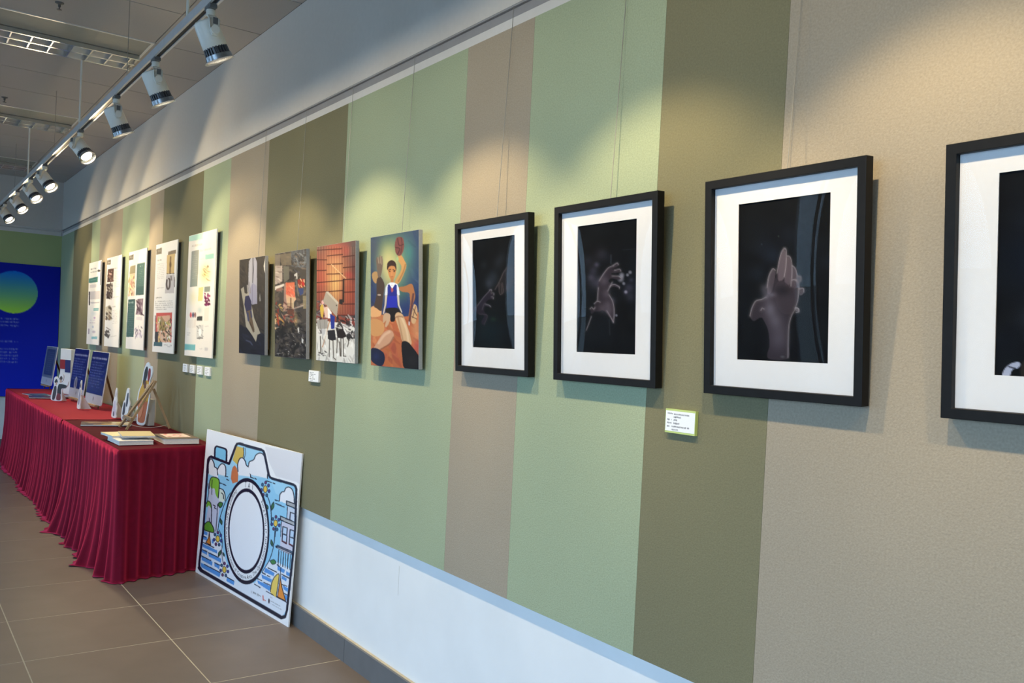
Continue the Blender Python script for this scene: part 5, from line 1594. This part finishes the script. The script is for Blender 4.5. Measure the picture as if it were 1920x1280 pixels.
# book piles at the near end
def book(x, y, z, rz, w, d, th, label, cover, page='page', pink=False, group='white books at the near end'):
    t = thing('book', (x, y, z), label, 'book', group, (0, 0, rz))
    MB().box(-w / 2, w / 2, -d / 2, d / 2, 0.001, th - 0.001).build('page_block', M[page], t)
    MB().box(-w / 2 - 0.002, w / 2 + 0.002, -d / 2 - 0.002, d / 2 + 0.002, th - 0.001, th + 0.0008).build('cover', cmat(cover), t)
    MB().box(-w / 2 - 0.002, w / 2 + 0.002, -d / 2 - 0.002, d / 2 + 0.002, 0.0, 0.001).build('back_cover', cmat((222, 222, 226)), t)
    if pink:
        a = Art([(0, 0), (100, 0), (100, 60), (0, 60)], 40, 24, (226, 206, 204))
        a.strokes(14, (10, 10, 90, 50), [(206, 130, 140), (190, 90, 104), (236, 222, 220)], 22, 7, .5, 97)
        m = a.mesh('cover_print', w * 0.7, d * 0.72, M['print'], t)
        m.rotation_euler = (math.radians(-90), 0, 0)
        m.location = (-w * 0.1, -d * 0.36, th + 0.0014)
    return t


book(-5.565, -0.472, ZT, 0.03, 0.28, 0.19, 0.024, 'thick white book at the bottom of the near pile', (232, 232, 234))
book(-5.70, -0.50, ZT + 0.0255, 0.10, 0.22, 0.16, 0.012, 'white book with a pale yellow cover sticking out of the near pile', (232, 224, 186))
book(-5.60, -0.430, ZT + 0.039, -0.12, 0.27, 0.18, 0.009, 'beige covered book on top of the near pile', (198, 186, 148))
book(-5.84, -0.30, ZT, 0.30, 0.20, 0.10, 0.012, 'thin white booklet lying between the two book piles', (236, 234, 232))
book(-5.565, -0.205, ZT, -0.02, 0.28, 0.20, 0.032, 'thick white book with a pink printed cover nearest the wall', (104, 92, 84), pink=True)


# die-cut photo standees
def standee(x, y, z, rz, h, out, marks, label, lean=0.06, foot=0.10, box=False, fill=None):
    """foam cutout: outline and coloured patches in units of its height"""
    t = thing('photo_cutout', (x, y, z), label, 'cutout', 'white edged photo cutouts on the tables', (0, 0, rz))
    tilt = Matrix.Rotation(-lean, 4, 'X')
    o = [(a_ * h, b_ * h) for a_, b_ in catmull(out, 4, True)]
    zmin = min(b_ for _, b_ in o)
    o = [(a_, max(b_ - zmin, 0)) for a_, b_ in o]
    b = MB().prism(o, 0.0, 0.008)
    b.v = [tuple(tilt @ Vector(v)) for v in b.v]
    b.build('foam_cutout', M['foam'], t)
    if fill:
        zc_ = max(b_ for _, b_ in o) / 2
        for k, (c, lo_, hi_, nm) in enumerate(fill):
            q = [(a_ * 0.82, zc_ + (b_ - zc_) * 0.92) for a_, b_ in o]
            q = [(a_, min(max(b_, lo_ * h), hi_ * h)) for a_, b_ in q]
            p = MB().prism(q, -0.0004, -0.0001)
            p.v = [tuple(tilt @ Vector(v)) for v in p.v]
            p.build(nm, cmat(c), t)
    for k, (pts, c, nm) in enumerate(marks):
        q = [(a_ * h, b_ * h) for a_, b_ in catmull(pts, 4, True)]
        p = MB()
        p.prism(q, -0.0006 - 0.0004 * (k + 1), -0.0002)
        p.v = [tuple(tilt @ Vector(v)) for v in p.v]
        p.build(nm, cmat(c), t)
    if box:
        MB().box(-0.045, 0.045, 0.030, 0.075, 0, h * 0.42).build('support_box', M['foam'], t, bevel=0.002)
        MB().box(-0.045, 0.045, 0.012, 0.030, h * 0.19, h * 0.2).build('support_tab', M['foam'], t)
    else:
        b = MB().add([(-0.003, 0.008, 0), (0.003, 0.008, 0), (0.003, foot, 0), (-0.003, foot, 0), (-0.003, 0.010 + math.tan(lean) * h * .5, h * 0.5), (0.003, 0.010 + math.tan(lean) * h * .5, h * 0.5), (0.003, 0.024 + math.tan(lean) * h * .5, h * 0.5), (-0.003, 0.024 + math.tan(lean) * h * .5, h * 0.5)], BOXF)
        b.build('strut', M['foam'], t)
    return t


PAIR = [(-.30, 0), (-.32, .25), (-.24, .52), (-.27, .68), (-.24, .84), (-.14, .88), (-.06, .80), (-.02, .95), (.08, 1.0), (.18, .94), (.18, .78), (.14, .70), (.30, .68), (.42, .72), (.40, .58), (.30, .46), (.18, .42), (.16, .2), (.18, 0)]
DKC, SKN = (44, 42, 48), (206, 170, 148)
standee(-8.79, -0.392, ZR, 0.62, 0.245, PAIR, [([(-.22, .70), (-.14, .82), (-.07, .72), (-.12, .66)], DKC, 'dark_hair'), ([(-.17, .62), (-.13, .70), (-.09, .66), (-.12, .58)], SKN, 'face'), ([(-.26, .08), (-.22, .5), (-.12, .54), (-.10, .3), (-.16, .06)], (58, 54, 60), 'dark_clothing'),
         ([(.0, .84), (.08, .94), (.14, .84), (.07, .78)], (84, 72, 66), 'brown_hair'), ([(.03, .74), (.08, .82), (.12, .74), (.08, .68)], SKN, 'pale_face'), ([(-.04, .28), (-.02, .58), (.08, .64), (.36, .60), (.30, .50), (.12, .46), (.12, .26)], (40, 38, 44), 'black_suit'), ([(-.06, .06), (-.03, .28), (.10, .26), (.12, .06)], (120, 40, 48), 'red_skirt')],
         'white edged cutout of a couple in dark clothes on the red cloth')
TALL = [(-.22, 0), (-.24, .2), (-.18, .36), (-.20, .52), (-.12, .70), (-.08, .90), (.0, 1.0), (.07, .9), (.10, .72), (.17, .56), (.15, .44), (.22, .3), (.20, .12), (.22, 0)]
standee(-7.93, -0.365, ZR, 0.02, 0.235, TALL, [([(-.06, .80), (.0, .92), (.06, .82), (.0, .74)], (90, 84, 86), 'hair'), ([(-.10, .2), (-.09, .6), (.0, .7), (.09, .6), (.08, .2)], (150, 150, 166), 'grey_clothing')], 'narrow white cutout standing in front of the nearest screen shaped board')
standee(-7.12, -0.255, ZR, 0.10, 0.225, TALL, [([(-.06, .74), (.0, .9), (.06, .78), (.0, .7)], (196, 186, 190), 'hair'), ([(-.14, .12), (-.12, .44), (-.02, .60), (.09, .48), (.13, .14)], (200, 196, 212), 'pale_clothing'), ([(-.07, .08), (-.06, .2), (.0, .22), (.01, .08)], (60, 70, 84), 'dark_mark')], 'pointed white cutout on the edge of the red cloth')
W2 = [(-.26, 0), (-.30, .3), (-.22, .58), (-.14, .62), (-.08, .9), (.0, 1.0), (.12, .96), (.16, .7), (.28, .52), (.20, .36), (.18, .12), (.14, 0)]
standee(-6.89, -0.225, ZT, 0.16, 0.24, W2, [([(-.22, .22), (-.18, .52), (-.08, .56), (-.04, .3), (-.12, .18)], (66, 68, 78), 'dark_coat'), ([(-.02, .5), (.02, .84), (.10, .86), (.12, .6), (.06, .46)], (70, 76, 92), 'blue_coat'), ([(-.16, .06), (-.14, .16), (.08, .2), (.1, .06)], (150, 130, 130), 'shoes')], 'irregular white cutout with dark coats beside the yellow couple cutout')
W3 = [(-.12, 0), (-.15, .12), (-.19, .3), (-.17, .52), (-.10, .66), (-.08, .84), (-.02, .97), (.05, .99), (.10, .94), (.16, .93), (.18, .82), (.13, .68), (.17, .5), (.15, .3), (.12, .12), (.08, 0)]
standee(-6.555, -0.185, ZT, 0.30, 0.45, W3, [([(-.06, .70), (-.04, .88), (.02, .94), (.05, .84), (.01, .70), (-.03, .64)], (44, 42, 46), 'dark_hair'), ([(.06, .76), (.07, .90), (.12, .90), (.13, .78), (.09, .70)], (150, 44, 48), 'red_hair'), ([(.02, .52), (.03, .64), (.10, .66), (.12, .54), (.07, .46)], (232, 196, 150), 'pale_sleeve'), ([(-.02, .60), (-.01, .70), (.03, .70), (.04, .60)], (120, 70, 40), 'shaded_face'), ([(-.10, .14), (-.11, .34), (-.02, .40), (.02, .3), (-.02, .14)], (206, 128, 84), 'pleats')],
         'tall yellow and orange couple cutout propped behind the empty easel', box=True, fill=[((190, 100, 52), 0.02, 0.40, 'orange_skirt'), ((220, 166, 60), 0.38, 0.72, 'yellow_dress')])

# empty easel
e = thing('tabletop_easel', (-6.36, -0.20, ZT), 'empty pale wooden easel in front of the yellow couple cutout', 'easel', 'wooden tabletop easels')
top = Vector((0.01, 0.045, 0.325))
for sx_ in (-1, 1):
    MB().bar((0.01 + sx_ * 0.105, -0.150, 0.003), (0.01 + sx_ * 0.022, 0.048, 0.33), 0.026, 0.014, (0, 1, 0)).build('front_leg', M['wood'], e, bevel=0.001)
MB().bar((-0.095, -0.118, 0.075), (0.115, -0.118, 0.075), 0.020, 0.012, (0, 1, 0)).build('ledge', M['wood'], e, bevel=0.001)
MB().bar((-0.045, 0.022, 0.275), (0.065, 0.022, 0.275), 0.016, 0.010, (0, 1, 0)).build('cross_bar', M['wood'], e, bevel=0.001)
MB().bar((0.01, 0.040, 0.275), (0.06, 0.145, 0.003), 0.016, 0.012, (1, 0, 0)).build('back_leg', M['wood'], e, bevel=0.001)
MB().tube(catmull([(-0.08, -0.125, 0.04), (-0.02, -0.05, 0.012), (0.03, 0.05, 0.010), (0.055, 0.135, 0.03)], 6), 0.0015, 6).build('cord', M['string'], e)
# power cable hanging at the wall behind the boards
tag(MB().tube(catmull([(-7.75, -0.04, 0.86), (-7.62, -0.06, 0.835), (-7.45, -0.045, 0.80), (-7.25, -0.06, 0.758), (-7.0, -0.08, TABZ + 0.009)], 8), 0.0035, 8).build('black_cable', M['cable'], None, True), 'thin black cable drooping behind the nearest screen shaped board', 'cable')
